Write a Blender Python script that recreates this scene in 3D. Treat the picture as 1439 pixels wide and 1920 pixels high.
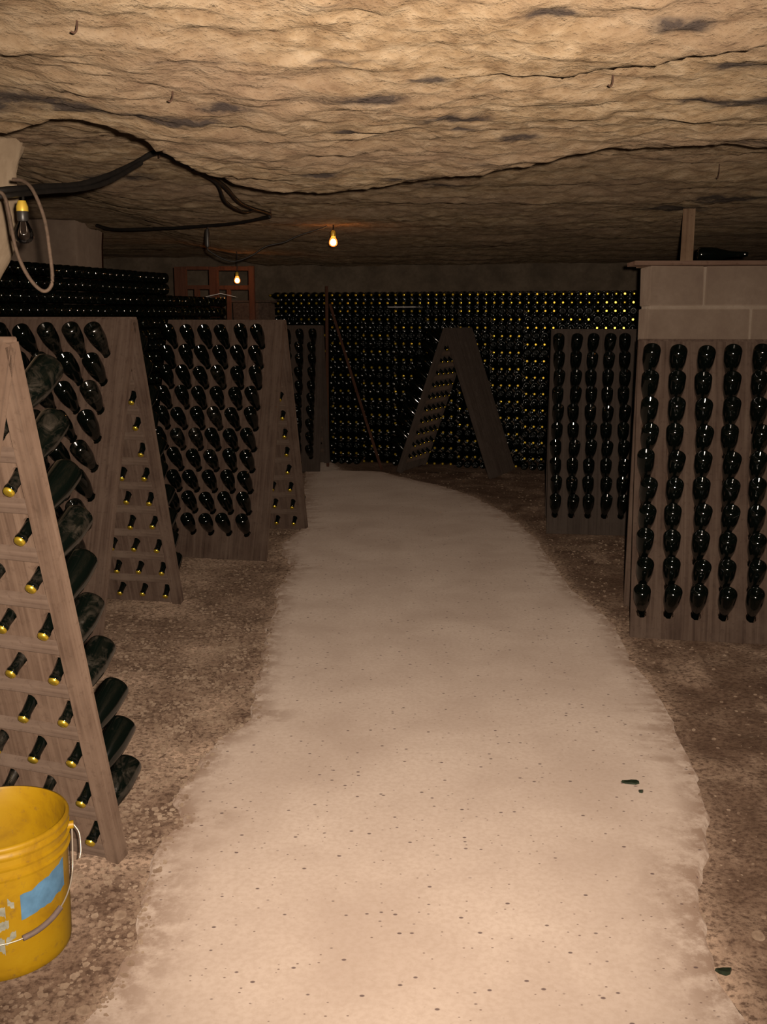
import bpy, bmesh, math, random
import numpy as np
from mathutils import Vector, Matrix

for o in list(bpy.data.objects):
    bpy.data.objects.remove(o)
SC = bpy.context.scene
COL = SC.collection
R = math.radians
random.seed(7)

# ------------------------------------------------------------------ camera, world, flash, exposure
PITCH = 10.66
cam_d = bpy.data.cameras.new('camera')
cam_d.sensor_fit = 'VERTICAL'
cam_d.sensor_height = 24.0
cam_d.lens = 24.0 * 1940.0 / 1920.0
cam_d.clip_start = 0.05
cam = bpy.data.objects.new('camera', cam_d)
COL.objects.link(cam)
cam.location = (0, 0, 1.65)
cam.rotation_euler = (R(90 - PITCH), 0, 0)
SC.camera = cam

W = bpy.data.worlds.new('world')
SC.world = W
W.use_nodes = True
W.node_tree.nodes['Background'].inputs[0].default_value = (1.0, 0.78, 0.6, 1)
W.node_tree.nodes['Background'].inputs[1].default_value = 0.005

fl_d = bpy.data.lights.new('camera_flash', 'SPOT')
fl_d.energy = 1200
fl_d.color = (1.0, 0.82, 0.655)
fl_d.shadow_soft_size = 0.018
fl_d.spot_size = R(85)
fl_d.spot_blend = 1.0
flash = bpy.data.objects.new('camera_flash', fl_d)
COL.objects.link(flash)
flash.location = (0.055, -0.01, 1.69)
flash.rotation_euler = (R(90 - 13.0), 0, 0)

SC.view_settings.view_transform = 'Standard'
SC.view_settings.look = 'None'
SC.view_settings.exposure = 0.0
SC.view_settings.gamma = 1.0
SC.view_settings.use_curve_mapping = False

# ------------------------------------------------------------------ helpers
ORD = ['zeroth', 'first', 'second', 'third', 'fourth', 'fifth', 'sixth', 'seventh', 'eighth', 'ninth', 'tenth',
       'eleventh', 'twelfth', 'thirteenth', 'fourteenth', 'fifteenth', 'sixteenth', 'seventeenth', 'eighteenth',
       'nineteenth', 'twentieth']
TENS = {2: 'twenty', 3: 'thirty', 4: 'forty'}


def ordw(n):
    if n < len(ORD):
        return ORD[n]
    t, u = divmod(n, 10)
    if u == 0:
        return TENS[t][:-1] + 'ieth'
    return TENS[t] + '-' + ORD[u]


def smooth(a, b, x):
    t = np.clip((x - a) / (b - a), 0, 1)
    return t * t * (3 - 2 * t)


def hash2(ix, iy, seed):
    h = (ix.astype(np.int64) * 374761393 + iy.astype(np.int64) * 668265263 + seed * 974634777) & 0x7fffffff
    h = ((h ^ (h >> 13)) * 1274126177) & 0x7fffffff
    return ((h ^ (h >> 16)) & 0xffff) / 65535.0


def vnoise(x, y, seed=0):
    ix, iy = np.floor(x), np.floor(y)
    fx, fy = x - ix, y - iy
    fx, fy = fx * fx * (3 - 2 * fx), fy * fy * (3 - 2 * fy)
    a, b = hash2(ix, iy, seed), hash2(ix + 1, iy, seed)
    c, d = hash2(ix, iy + 1, seed), hash2(ix + 1, iy + 1, seed)
    return (a + (b - a) * fx) * (1 - fy) + (c + (d - c) * fx) * fy - 0.5


def fbm(x, y, oct=4, seed=0):
    s, a = 0, 1.0
    for i in range(oct):
        s = s + a * vnoise(x * 2 ** i, y * 2 ** i, seed + i)
        a *= 0.5
    return s


def tag(o, label=None, cat=None, group=None, kind=None):
    if label:
        o['label'] = label
    if cat:
        o['category'] = cat
    if group:
        o['group'] = group
    if kind:
        o['kind'] = kind
    return o


def link(name, me, mats, parent=None, matrix=None):
    o = bpy.data.objects.new(name, me)
    COL.objects.link(o)
    if mats is not None:
        for m in (mats if isinstance(mats, (list, tuple)) else [mats]):
            if m.name not in [x.name for x in me.materials if x]:
                me.materials.append(m)
    if parent is not None:
        o.parent = parent
    if matrix is not None:
        o.matrix_local = matrix
    return o


def empty(name, loc, rz=0.0):
    o = bpy.data.objects.new(name, None)
    o.empty_display_size = 0.1
    COL.objects.link(o)
    o.location = loc
    o.rotation_euler = (0, 0, rz)
    return o


def finish(me, smooth_shade=False, angle=None):
    bm = bmesh.new()
    bm.from_mesh(me)
    bmesh.ops.recalc_face_normals(bm, faces=bm.faces)
    bm.to_mesh(me)
    bm.free()
    if smooth_shade:
        for p in me.polygons:
            p.use_smooth = True
        if angle is not None:
            me.set_sharp_from_angle(angle=R(angle))
    return me


def pydata(name, v, f, smooth_shade=False, angle=None):
    me = bpy.data.meshes.new(name)
    me.from_pydata([tuple(p) for p in v], [], [tuple(q) for q in f])
    return finish(me, smooth_shade, angle)


def box_mesh(name, x0, x1, y0, y1, z0, z1, bev=0.004, wob=0.0):
    bm = bmesh.new()
    bmesh.ops.create_cube(bm, size=1)
    for v in bm.verts:
        v.co = Vector(((x0 + x1) / 2 + v.co.x * (x1 - x0), (y0 + y1) / 2 + v.co.y * (y1 - y0), (z0 + z1) / 2 + v.co.z * (z1 - z0)))
        if wob:
            v.co += Vector((random.uniform(-wob, wob), random.uniform(-wob, wob), random.uniform(-wob, wob)))
    if bev > 0:
        bmesh.ops.bevel(bm, geom=list(bm.edges), offset=bev, segments=1, affect='EDGES')
    me = bpy.data.meshes.new(name)
    bm.to_mesh(me)
    bm.free()
    return me


def lathe_mesh(name, prof, seg, close=True, smooth_angle=50):
    v, f = [], []
    rings = []
    for (r, z) in prof:
        if r < 1e-5:
            rings.append([len(v)])
            v.append((0, 0, z))
        else:
            rings.append(list(range(len(v), len(v) + seg)))
            for i in range(seg):
                a = 2 * math.pi * i / seg
                v.append((r * math.cos(a), r * math.sin(a), z))
    for a, b in zip(rings, rings[1:]):
        for i in range(seg):
            j = (i + 1) % seg
            if len(a) == 1 and len(b) == 1:
                continue
            if len(a) == 1:
                f.append((a[0], b[i], b[j]))
            elif len(b) == 1:
                f.append((a[i], a[j], b[0]))
            else:
                f.append((a[i], a[j], b[j], b[i]))
    return pydata(name, v, f, True, smooth_angle)


def catmull(pts, n=8):
    P = [Vector(p) for p in pts]
    P = [P[0] * 2 - P[1]] + P + [P[-1] * 2 - P[-2]]
    out = []
    for i in range(1, len(P) - 2):
        for k in range(n):
            t = k / n
            a, b, c, d = P[i - 1], P[i], P[i + 1], P[i + 2]
            out.append(0.5 * ((2 * b) + (c - a) * t + (2 * a - 5 * b + 4 * c - d) * t * t + (3 * b - a - 3 * c + d) * t ** 3))
    out.append(P[-2])
    return out


def tube_mesh(name, pts, r, seg=8, n=8, jitter=0.0, spline=True):
    path = catmull(pts, n) if spline else [Vector(p) for p in pts]
    v, f = [], []
    up = Vector((0.13, 0.21, 0.97))
    for i, p in enumerate(path):
        d = (path[min(i + 1, len(path) - 1)] - path[max(i - 1, 0)]).normalized()
        a = d.cross(up)
        if a.length < 1e-3:
            a = d.cross(Vector((1, 0, 0)))
        a.normalize()
        b = d.cross(a)
        up = b if abs(b.dot(up)) > 0.3 and False else up
        rr = r * (1 + random.uniform(-jitter, jitter))
        for k in range(seg):
            t = 2 * math.pi * k / seg
            v.append(p + a * (rr * math.cos(t)) + b * (rr * math.sin(t)))
    for i in range(len(path) - 1):
        for k in range(seg):
            j = (k + 1) % seg
            f.append((i * seg + k, i * seg + j, (i + 1) * seg + j, (i + 1) * seg + k))
    f.append(tuple(range(seg)))
    f.append(tuple(range((len(path) - 1) * seg, len(path) * seg)))
    return pydata(name, v, f, True, 60)


# ------------------------------------------------------------------ materials
ALB = 0.46


class NT:
    def __init__(self, name):
        self.m = bpy.data.materials.new(name)
        self.k = (1.0, 1.0, 1.0)
        self.m.use_nodes = True
        self.t = self.m.node_tree
        self.p = self.t.nodes['Principled BSDF']

    def n(self, typ, **kw):
        nd = self.t.nodes.new(typ)
        for k, v in kw.items():
            if k in nd.inputs:
                nd.inputs[k].default_value = v
            else:
                setattr(nd, k, v)
        return nd

    def l(self, a, b):
        self.t.links.new(a, b)

    def coords(self, kind='Object', scale=(1, 1, 1)):
        tc = self.n('ShaderNodeTexCoord')
        mp = self.n('ShaderNodeMapping')
        mp.inputs['Scale'].default_value = scale
        self.l(tc.outputs[kind], mp.inputs[0])
        return mp.outputs[0]

    def noise(self, vec, scale, detail=5, rough=0.55, dist=0.0):
        nd = self.n('ShaderNodeTexNoise')
        nd.inputs['Scale'].default_value = scale
        nd.inputs['Detail'].default_value = detail
        nd.inputs['Roughness'].default_value = rough
        nd.inputs['Distortion'].default_value = dist
        self.l(vec, nd.inputs['Vector'])
        return nd.outputs[0]

    def ramp(self, fac, stops):
        nd = self.n('ShaderNodeValToRGB')
        e = nd.color_ramp.elements
        while len(e) < len(stops):
            e.new(0.5)
        for q, (p, c) in zip(e, stops):
            q.position = p
            q.color = c if len(c) == 4 else (*c, 1)
        self.l(fac, nd.inputs[0])
        return nd.outputs[0]

    def mix(self, fac, a, b, mode='MIX'):
        nd = self.n('ShaderNodeMix')
        nd.data_type = 'RGBA'
        nd.blend_type = mode
        for s, i in ((fac, 0), (a, 6), (b, 7)):
            if isinstance(s, bpy.types.NodeSocket):
                self.l(s, nd.inputs[i])
            elif i == 0:
                nd.inputs[0].default_value = s
            else:
                nd.inputs[i].default_value = (*s, 1)
        return nd.outputs[2]

    def bump(self, h, strength, dist=0.01):
        nd = self.n('ShaderNodeBump')
        nd.inputs['Strength'].default_value = strength
        nd.inputs['Distance'].default_value = dist
        self.l(h, nd.inputs['Height'])
        self.l(nd.outputs[0], self.p.inputs['Normal'])

    def set(self, **kw):
        if isinstance(kw.get('Base_Color'), bpy.types.NodeSocket):
            kw['Base_Color'] = self.mix(1.0, kw['Base_Color'], tuple(ALB * q for q in self.k), 'MULTIPLY')
        for k, v in kw.items():
            k = k.replace('_', ' ')
            if isinstance(v, bpy.types.NodeSocket):
                self.l(v, self.p.inputs[k])
            else:
                self.p.inputs[k].default_value = v
        return self


def g(v):
    return (v, v, v)


def mat_ceiling():
    m = NT('chalk_ceiling')
    m.k = (0.68, 0.645, 0.65)
    c = m.coords('Object', (1, 1, 1))
    cs = m.coords('Object', (1.1, 0.72, 1))
    n1 = m.noise(cs, 13, 6, 0.62, 0.2)
    n2 = m.noise(cs, 48, 5, 0.65, 0.1)
    n3 = m.noise(c, 1.3, 4, 0.5)
    base = m.ramp(n1, [(0.3, (0.33, 0.235, 0.14)), (0.48, (0.54, 0.42, 0.265)), (0.68, (0.72, 0.60, 0.41))])
    base = m.mix(m.ramp(n2, [(0.35, g(0.0)), (0.7, g(1))]), m.mix(1.0, base, (0.86, 0.81, 0.74), 'MULTIPLY'), base)
    base = m.mix(m.ramp(n3, [(0.4, g(0)), (0.7, g(0.55))]), base, (0.43, 0.31, 0.22))
    att = m.n('ShaderNodeAttribute')
    att.attribute_name = 'soot'
    n4 = m.noise(cs, 14, 6, 0.7)
    mul = m.n('ShaderNodeMath', operation='MULTIPLY')
    m.l(att.outputs['Fac'], mul.inputs[0])
    m.l(m.ramp(n4, [(0.3, g(0.45)), (0.62, g(1.5))]), mul.inputs[1])
    soot = m.ramp(mul.outputs[0], [(0.18, g(0)), (0.85, g(0.86))])
    base = m.mix(soot, base, (0.055, 0.05, 0.055))
    m.set(Base_Color=base, Roughness=0.95, Diffuse_Roughness=1.0)
    m.p.inputs['Specular IOR Level'].default_value = 0.08
    add = m.n('ShaderNodeMath', operation='MULTIPLY_ADD')
    m.l(n2, add.inputs[0])
    add.inputs[1].default_value = 0.5
    m.l(n1, add.inputs[2])
    m.bump(add.outputs[0], 0.85, 0.016)
    return m.m


def mat_rock(name, dark, mid, light, scale=6, k=1.0):
    m = NT(name)
    m.k = (k, k, k)
    c = m.coords('Object')
    n1 = m.noise(c, scale, 7, 0.62, 0.3)
    n2 = m.noise(c, scale * 6, 4, 0.6)
    base = m.ramp(n1, [(0.3, dark), (0.5, mid), (0.72, light)])
    base = m.mix(m.ramp(n2, [(0.4, g(0)), (0.75, g(0.5))]), base, dark)
    m.set(Base_Color=base, Roughness=0.95, Diffuse_Roughness=1.0)
    m.p.inputs['Specular IOR Level'].default_value = 0.08
    m.bump(n1, 0.6, 0.02)
    return m.m


def mat_soil():
    m = NT('dark_soil')
    c = m.coords('Object')
    n1 = m.noise(c, 3.0, 6, 0.62, 0.2)
    n2 = m.noise(c, 55, 5, 0.65)
    n3 = m.noise(c, 17, 5, 0.7)
    base = m.ramp(n1, [(0.34, (0.15, 0.093, 0.064)), (0.5, (0.235, 0.153, 0.108)), (0.66, (0.36, 0.25, 0.18))])
    att = m.n('ShaderNodeAttribute')
    att.attribute_name = 'pale'
    pal = m.n('ShaderNodeMath', operation='MULTIPLY')
    m.l(att.outputs['Fac'], pal.inputs[0])
    m.l(m.ramp(n3, [(0.3, g(0.5)), (0.65, g(1.3))]), pal.inputs[1])
    base = m.mix(pal.outputs[0], base, (0.70, 0.505, 0.375))
    base = m.mix(m.ramp(n2, [(0.36, g(0.85)), (0.54, g(0))]), base, (0.1, 0.06, 0.043))
    base = m.mix(m.ramp(n2, [(0.62, g(0)), (0.74, g(0.75))]), base, (0.56, 0.43, 0.33))
    m.set(Base_Color=base, Roughness=0.97, Diffuse_Roughness=1.0)
    m.p.inputs['Specular IOR Level'].default_value = 0.05
    m.bump(n2, 0.8, 0.012)
    return m.m


def mat_path():
    m = NT('pale_chalk_path')
    m.k = (0.95, 0.96, 1.02)
    c = m.coords('Object')
    n1 = m.noise(c, 2.2, 6, 0.55, 0.4)
    n2 = m.noise(c, 60, 4, 0.6)
    base = m.ramp(n1, [(0.33, (0.60, 0.475, 0.375)), (0.5, (0.67, 0.54, 0.43)), (0.68, (0.74, 0.605, 0.485))])
    base = m.mix(m.ramp(n2, [(0.35, g(0.35)), (0.6, g(0))]), base, (0.5, 0.38, 0.28))
    att = m.n('ShaderNodeAttribute')
    att.attribute_name = 'edge'
    n5 = m.noise(c, 11, 7, 0.72)
    ed = m.n('ShaderNodeMath', operation='MULTIPLY')
    m.l(att.outputs['Fac'], ed.inputs[0])
    m.l(m.ramp(n5, [(0.40, g(0.1)), (0.56, g(1.0))]), ed.inputs[1])
    ed.use_clamp = True
    base = m.mix(ed.outputs[0], base, (0.36, 0.25, 0.18))
    # dark flecks of grit trodden into the surface
    for sc, thr, col in ((26, 0.11, (0.13, 0.085, 0.08)), (44, 0.10, (0.22, 0.15, 0.12))):
        vo = m.n('ShaderNodeTexVoronoi')
        vo.inputs['Scale'].default_value = sc
        vo.inputs['Randomness'].default_value = 1.0
        dn = m.noise(c, 80, 2, 0.5)
        mp = m.n('ShaderNodeMapping')
        mp.inputs['Scale'].default_value = (0.85, 1.2, 1)
        m.l(c, mp.inputs[0])
        m.l(mp.outputs[0], vo.inputs['Vector'])
        sep = m.n('ShaderNodeSeparateColor')
        m.l(vo.outputs['Color'], sep.inputs[0])
        pick = m.ramp(sep.outputs[0], [(0.66, g(0)), (0.70, g(1))])
        near = m.ramp(vo.outputs['Distance'], [(thr, g(1)), (thr + 0.06, g(0))])
        mu = m.n('ShaderNodeMath', operation='MULTIPLY')
        m.l(pick, mu.inputs[0])
        m.l(near, mu.inputs[1])
        mu2 = m.n('ShaderNodeMath', operation='MULTIPLY')
        m.l(mu.outputs[0], mu2.inputs[0])
        mu2.inputs[1].default_value = 0.85
        base = m.mix(mu2.outputs[0], base, col)
    m.set(Base_Color=base, Roughness=0.95, Diffuse_Roughness=1.0)
    m.p.inputs['Specular IOR Level'].default_value = 0.08
    m.bump(m.noise(c, 45, 5, 0.6), 0.12, 0.006)
    return m.m


def mat_wood(name, dark, mid, light, grain=(1, 30, 30), rough=0.85, k=1.0):
    m = NT(name)
    m.k = (k, k, k)
    c = m.coords('Object', grain)
    c2 = m.coords('Object')
    n1 = m.noise(c, 1.6, 6, 0.6, 0.5)
    n2 = m.noise(c2, 5, 5, 0.6)
    n3 = m.noise(c2, 38, 4, 0.7)
    base = m.ramp(n1, [(0.3, dark), (0.5, mid), (0.72, light)])
    base = m.mix(m.ramp(n2, [(0.42, g(0)), (0.72, g(0.7))]), base, light)
    base = m.mix(m.ramp(n3, [(0.3, g(0.5)), (0.45, g(0))]), base, dark)
    m.set(Base_Color=base, Roughness=rough, Diffuse_Roughness=0.8)
    m.p.inputs['Specular IOR Level'].default_value = 0.18
    m.bump(n1, 0.35, 0.006)
    return m.m


def mat_bottle(name, dust, spec=1.0, rlo=0.09):
    m = NT(name)
    c = m.coords('Object')
    oi = m.n('ShaderNodeObjectInfo')
    addv = m.n('ShaderNodeVectorMath', operation='ADD')
    m.l(c, addv.inputs[0])
    comb = m.n('ShaderNodeCombineXYZ')
    mu = m.n('ShaderNodeMath', operation='MULTIPLY')
    m.l(oi.outputs['Random'], mu.inputs[0])
    mu.inputs[1].default_value = 37.0
    m.l(mu.outputs[0], comb.inputs[0])
    m.l(comb.outputs[0], addv.inputs[1])
    n = m.noise(addv.outputs[0], 20, 7, 0.7, 0.8)
    f = m.ramp(n, [(0.62 - dust * 0.2, g(0)), (0.88 - dust * 0.14, g(0.15 + 0.5 * dust))])
    base = m.mix(f, (0.0035, 0.006, 0.0045), (0.15, 0.118, 0.09))
    rg = m.ramp(f, [(0.0, g(rlo)), (0.5, g(0.42))])
    m.set(Base_Color=base, Roughness=rg)
    m.p.inputs['IOR'].default_value = 1.52
    m.p.inputs['Specular IOR Level'].default_value = spec
    return m.m


def mat_plain(name, col, rough=0.6, metal=0.0, spec=0.4, var=0.0, scale=20):
    m = NT(name)
    if var:
        n = m.noise(m.coords('Object'), scale, 5, 0.6)
        base = m.ramp(n, [(0.3, tuple(x * (1 - var) for x in col)), (0.7, tuple(min(1, x * (1 + var)) for x in col))])
        m.set(Base_Color=base)
    else:
        m.set(Base_Color=(*col, 1))
    m.set(Roughness=rough, Metallic=metal)
    m.p.inputs['Specular IOR Level'].default_value = spec
    return m.m


def mat_emit(name, col, strength):
    m = NT(name)
    m.set(Base_Color=(*col, 1), Roughness=0.3)
    m.p.inputs['Emission Color'].default_value = (*col, 1)
    m.p.inputs['Emission Strength'].default_value = strength
    return m.m


M = {
    'ceil': mat_ceiling(),
    'pillar': mat_rock('pillar_chalk', (0.42, 0.31, 0.21), (0.55, 0.42, 0.29), (0.66, 0.52, 0.37), 5),
    'rock': mat_rock('wall_chalk', (0.24, 0.19, 0.14), (0.38, 0.3, 0.22), (0.5, 0.4, 0.3), 4, k=0.85),
    'block': mat_rock('block_chalk', (0.44, 0.32, 0.25), (0.52, 0.39, 0.30), (0.60, 0.46, 0.36), 5, k=0.84),
    'mortar': mat_rock('pale_mortar', (0.55, 0.43, 0.33), (0.62, 0.5, 0.4), (0.7, 0.57, 0.46), 8),
    'soil': mat_soil(),
    'path': mat_path(),
    'wood': mat_wood('weathered_board', (0.12, 0.072, 0.053), (0.225, 0.145, 0.108), (0.33, 0.23, 0.175), (30, 1, 30), k=0.70),
    'slat': mat_wood('weathered_slat', (0.16, 0.105, 0.078), (0.27, 0.185, 0.14), (0.38, 0.275, 0.215), (1, 30, 30), k=0.74),
    'wood_r': mat_wood('warm_board', (0.13, 0.08, 0.055), (0.235, 0.152, 0.108), (0.33, 0.225, 0.165), (30, 1, 30), k=0.78),
    'wood_dark': mat_wood('grey_board', (0.14, 0.10, 0.08), (0.2, 0.148, 0.12), (0.27, 0.205, 0.17), (30, 1, 30), k=0.6),
    'redwood': mat_wood('reddish_timber', (0.13, 0.053, 0.034), (0.22, 0.095, 0.06), (0.30, 0.14, 0.088), (20, 20, 1), k=0.72),
    'post': mat_wood('prop_timber', (0.2, 0.115, 0.07), (0.34, 0.21, 0.13), (0.46, 0.31, 0.2), (25, 25, 1)),
    'plank': mat_wood('lid_plank', (0.14, 0.075, 0.05), (0.27, 0.155, 0.11), (0.38, 0.24, 0.175), (1, 30, 30)),
    'bottle': mat_bottle('dark_green_glass', 0.1),
    'dusty': mat_bottle('dusty_green_glass', 0.75),
    'film': mat_bottle('filmed_green_glass', 0.2, 0.3, 0.16),  # bottle glass copy for the back stack, shade built in by weaker glints
    'cap': mat_plain('yellow_crown_cap', (0.95, 0.66, 0.07), 0.27, 0.85, 0.6),
    'cable': mat_plain('black_cable', (0.02, 0.016, 0.013), 0.55, 0, 0.4, 0.3, 40),
    'cord': mat_plain('brown_cord', (0.2, 0.135, 0.095), 0.7, 0, 0.3, 0.3, 60),
    'iron': mat_plain('rusty_iron', (0.1, 0.05, 0.03), 0.8, 0.2, 0.3, 0.4, 60),
    'steel': mat_plain('dull_wire', (0.42, 0.37, 0.31), 0.45, 0.7, 0.4),
    'socket': mat_plain('black_socket', (0.025, 0.022, 0.02), 0.4),
    'brass': mat_plain('yellow_socket', (0.6, 0.4, 0.05), 0.4, 0.3),
    'white': mat_plain('white_card', (0.75, 0.73, 0.7), 0.8, 0, 0.2),
    'glow': mat_emit('glowing_filament', (1.0, 0.36, 0.08), 150.0),
}

# ------------------------------------------------------------------ the cave: ceiling, floor, path, walls
LEDGE = [(-6, 2.5), (-1.4, 2.9), (-1.06, 3.0), (-0.955, 2.91), (-0.86, 2.80), (-0.78, 2.82), (-0.71, 3.02), (-0.645, 3.5), (-0.575, 3.89),
         (-0.46, 4.13), (-0.373, 4.196), (-0.2, 4.1), (-0.038, 3.93), (0.322, 3.62), (0.476, 3.444), (0.605, 3.234), (0.726, 3.076), (1.062, 3.0), (6, 2.9)]
CRACK = [(0.10, 2.268), (0.264, 2.258), (0.342, 2.268), (0.377, 2.308), (0.418, 2.258), (0.507, 2.174), (0.605, 2.079), (0.689, 1.982), (1.5, 1.5)]


def ceil_z(X, Y):
    X, Y = np.asarray(X, float), np.asarray(Y, float)
    yl = np.interp(X, [a for a, b in LEDGE], [b for a, b in LEDGE]) + 0.03 * fbm(X * 9, X * 0 + 3.3, 3, 41)
    d = Y - yl
    z = 2.13 + 0.02 * smooth(-1.2, 0, d)
    z = z + (0.10 + 0.02 * smooth(-0.6, -0.9, X)) * smooth(0.0, 0.26 + 0.8 * smooth(-0.74, -0.6, X), d) + 0.045 * smooth(0.2, 1.4, d) + 0.0007 * np.exp(-(d / 0.010) ** 2) * smooth(-0.1, 0.25, fbm(X * 5, Y * 5, 2, 9) + 0.2)
    z = z + 0.12 * smooth(-1.4, -2.2, X) * smooth(3.0, 5.0, Y)
    z = z - 0.02 * smooth(9, 12, Y)
    # second, shallow lip with a crack
    yc = np.interp(X, [a for a, b in CRACK], [b for a, b in CRACK]) + 0.008 * fbm(X * 30, X * 0 + 1.7, 3, 5)
    m = smooth(0.05, 0.3, X)
    z = z + m * (0.014 * smooth(-0.005, 0.02, Y - yc) * (1 - smooth(0.2, 0.7, Y - yc)) + 0.012 * np.exp(-((Y - yc) / 0.009) ** 2))
    # rough chalk, coarse lumps stretched sideways and small knobs
    z = z - 0.030 * fbm(X * 1.1, Y * 2.0, 3, 11) - 0.015 * fbm(X * 10, Y * 8, 4, 21) - 0.008 * fbm(X * 30, Y * 24, 2, 31)
    return z


def axis_pts(spec):
    out = []
    for a, b, s in spec:
        n = max(1, int(round((b - a) / s)))
        out += [a + (b - a) * i / n for i in range(n)]
    return np.array(out + [spec[-1][1]])


def grid_mesh(name, xs, ys, zf):
    X, Y = np.meshgrid(xs, ys)
    Z = zf(X, Y)
    nx, ny = len(xs), len(ys)
    v = np.stack([X.ravel(), Y.ravel(), Z.ravel()], 1)
    i = np.arange(nx * ny).reshape(ny, nx)
    f = np.stack([i[:-1, :-1].ravel(), i[:-1, 1:].ravel(), i[1:, 1:].ravel(), i[1:, :-1].ravel()], 1)
    me = bpy.data.meshes.new(name)
    me.from_pydata(v.tolist(), [], f.tolist())
    for p in me.polygons:
        p.use_smooth = True
    return me, v


def set_attr(me, name, vals):
    at = me.attributes.new(name, 'FLOAT', 'POINT')
    at.data.foreach_set('value', np.ascontiguousarray(vals, dtype=np.float32))


me, v = grid_mesh('ceiling', axis_pts([(-5, -2.2, .12), (-2.2, 2.2, .022), (2.2, 5, .12)]),
                  axis_pts([(-3.0, 1.2, .12), (1.2, 4.6, .016), (4.6, 8, .04), (8, 14.6, .09)]), ceil_z)
me.flip_normals()
SOOT = [(-0.376, 2.575, .07), (-0.047, 2.431, .09), (-0.13, 2.46, .03), (0.188, 2.738, .10), (0.229, 2.909, .045), (-0.085, 2.901, .045), (0.368, 3.112, .06),
        (-0.241, 3.775, .08), (0.272, 1.826, .045), (0.783, 2.545, .08), (0.737, 2.232, .07), (0.514, 1.872, .06), (-0.92, 2.60, .2), (-0.72, 2.68, .14),
        (-0.58, 2.74, .12), (-0.48, 2.74, .09), (0.9, 2.55, .12), (0.95, 2.2, .1), (0.1, 3.9, .1), (1.75, 6.5, .22), (1.9, 5.9, .25), (1.2, 3.3, .12),
        (-1.3, 5.2, .2), (0.3, 5.3, .12), (-0.9, 4.15, .05), (0.6, 4.4, .12), (0.1, 2.28, .04)]
s = np.zeros(len(v))
for (sx, sy, sr) in SOOT:
    dx = (v[:, 0] - sx) / sr + 0.7 * fbm(v[:, 0] * 9 + sx * 50, v[:, 1] * 20, 3, 51)
    dy = (v[:, 1] - sy) / (sr * 0.62) + 0.7 * fbm(v[:, 0] * 9, v[:, 1] * 20 + sx * 31, 3, 52)
    s = np.maximum(s, np.exp(-(dx * dx + dy * dy) * 0.9))
st = fbm(v[:, 0] * 2.6, v[:, 1] * 8.5, 4, 61)
s = np.maximum(s, smooth(0.42, 0.75, st) * 0.6)
s = np.maximum(s, smooth(1.2, 3.5, v[:, 0]) * 0.35 + smooth(-1.2, -3, v[:, 0]) * 0.2)
set_attr(me, 'soot', s)
tag(link('ceiling', me, M['ceil']), kind='structure')

PATH_L = [(-0.86, 12.6), (-0.84, 11.75), (-0.80, 10.487), (-0.72, 8.713), (-0.66, 7.95), (-0.72, 7.62), (-0.75, 7.5), (-0.626, 6.773), (-0.636, 6.149),
          (-0.604, 5.52), (-0.605, 5.135), (-0.585, 4.72), (-0.559, 4.298), (-0.543, 4.025), (-0.656, 3.808), (-0.68, 3.589), (-0.707, 3.371), (-0.68, 3.2),
          (-0.72, 2.969), (-0.726, 2.843), (-0.70, 2.727), (-0.672, 2.519), (-0.679, 2.402), (-0.695, 2.235), (-0.709, 2.149), (-0.74, 1.6), (-0.78, 0.6), (-0.8, -2.9)]
PATH_R = [(-0.6, 12.4), (-0.45, 11.6), (0.003, 11.05), (0.331, 10.487), (0.536, 10.211), (0.804, 9.579), (0.993, 8.915), (1.107, 8.244), (1.152, 7.723),
          (1.15, 7.009), (1.148, 6.344), (1.202, 5.847), (1.243, 5.419), (1.21, 4.878), (1.213, 4.43), (1.207, 4.083), (1.173, 3.86), (1.146, 3.589),
          (1.105, 3.371), (1.06, 3.177), (1.004, 3.002), (0.918, 2.813), (0.887, 2.645), (0.86, 2.495), (0.845, 2.358), (0.857, 2.235), (0.872, 2.149),
          (0.9, 1.6), (0.95, 0.6), (1.0, -2.9)]


def densify(pts, step=0.022):
    out = []
    for (a, b), (c, d) in zip(pts, pts[1:]):
        n = max(1, int(math.hypot(c - a, d - b) / step))
        out += [(a + (c - a) * i / n, b + (d - b) * i / n) for i in range(n)]
    return out + [pts[-1]]


dl, dr = np.array(densify(PATH_L)), np.array(densify(PATH_R))
dl[:, 0] += 0.05 * fbm(dl[:, 1] * 5, dl[:, 1] * 0 + 0.3, 3, 71) + 0.02 * fbm(dl[:, 1] * 13, dl[:, 1] * 0 + 0.3, 2, 73)
dr[:, 0] += 0.03 * fbm(dr[:, 1] * 5, dr[:, 1] * 0 + 0.7, 3, 72) + 0.014 * fbm(dr[:, 1] * 13, dr[:, 1] * 0 + 0.3, 2, 74)
OUT = np.concatenate([dl, dr[::-1]])


def edge_dist(x, y):
    """signed distance to the path outline, positive outside"""
    x, y = np.asarray(x, float).ravel(), np.asarray(y, float).ravel()
    d2 = np.full(len(x), 1e9)
    ins = np.zeros(len(x), bool)
    P, Q = OUT, np.roll(OUT, -1, 0)
    for (ax, ay), (bx, by) in zip(P, Q):
        ex, ey = bx - ax, by - ay
        t = np.clip(((x - ax) * ex + (y - ay) * ey) / max(ex * ex + ey * ey, 1e-12), 0, 1)
        d2 = np.minimum(d2, (x - ax - t * ex) ** 2 + (y - ay - t * ey) ** 2)
        if ay != by:
            c = ((ay > y) != (by > y)) & (x < (bx - ax) * (y - ay) / (by - ay) + ax)
            ins ^= c
    d = np.sqrt(d2)
    return np.where(ins, -d, d)


def dip(Y):
    return -0.085 * smooth(11.05, 11.8, Y)


def floor_base(X, Y):
    return dip(Y) + 0.012 * fbm(X * 2.2, Y * 2.2, 3, 81) + 0.012 * fbm(X * 9, Y * 9, 4, 82) - 0.012


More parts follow.
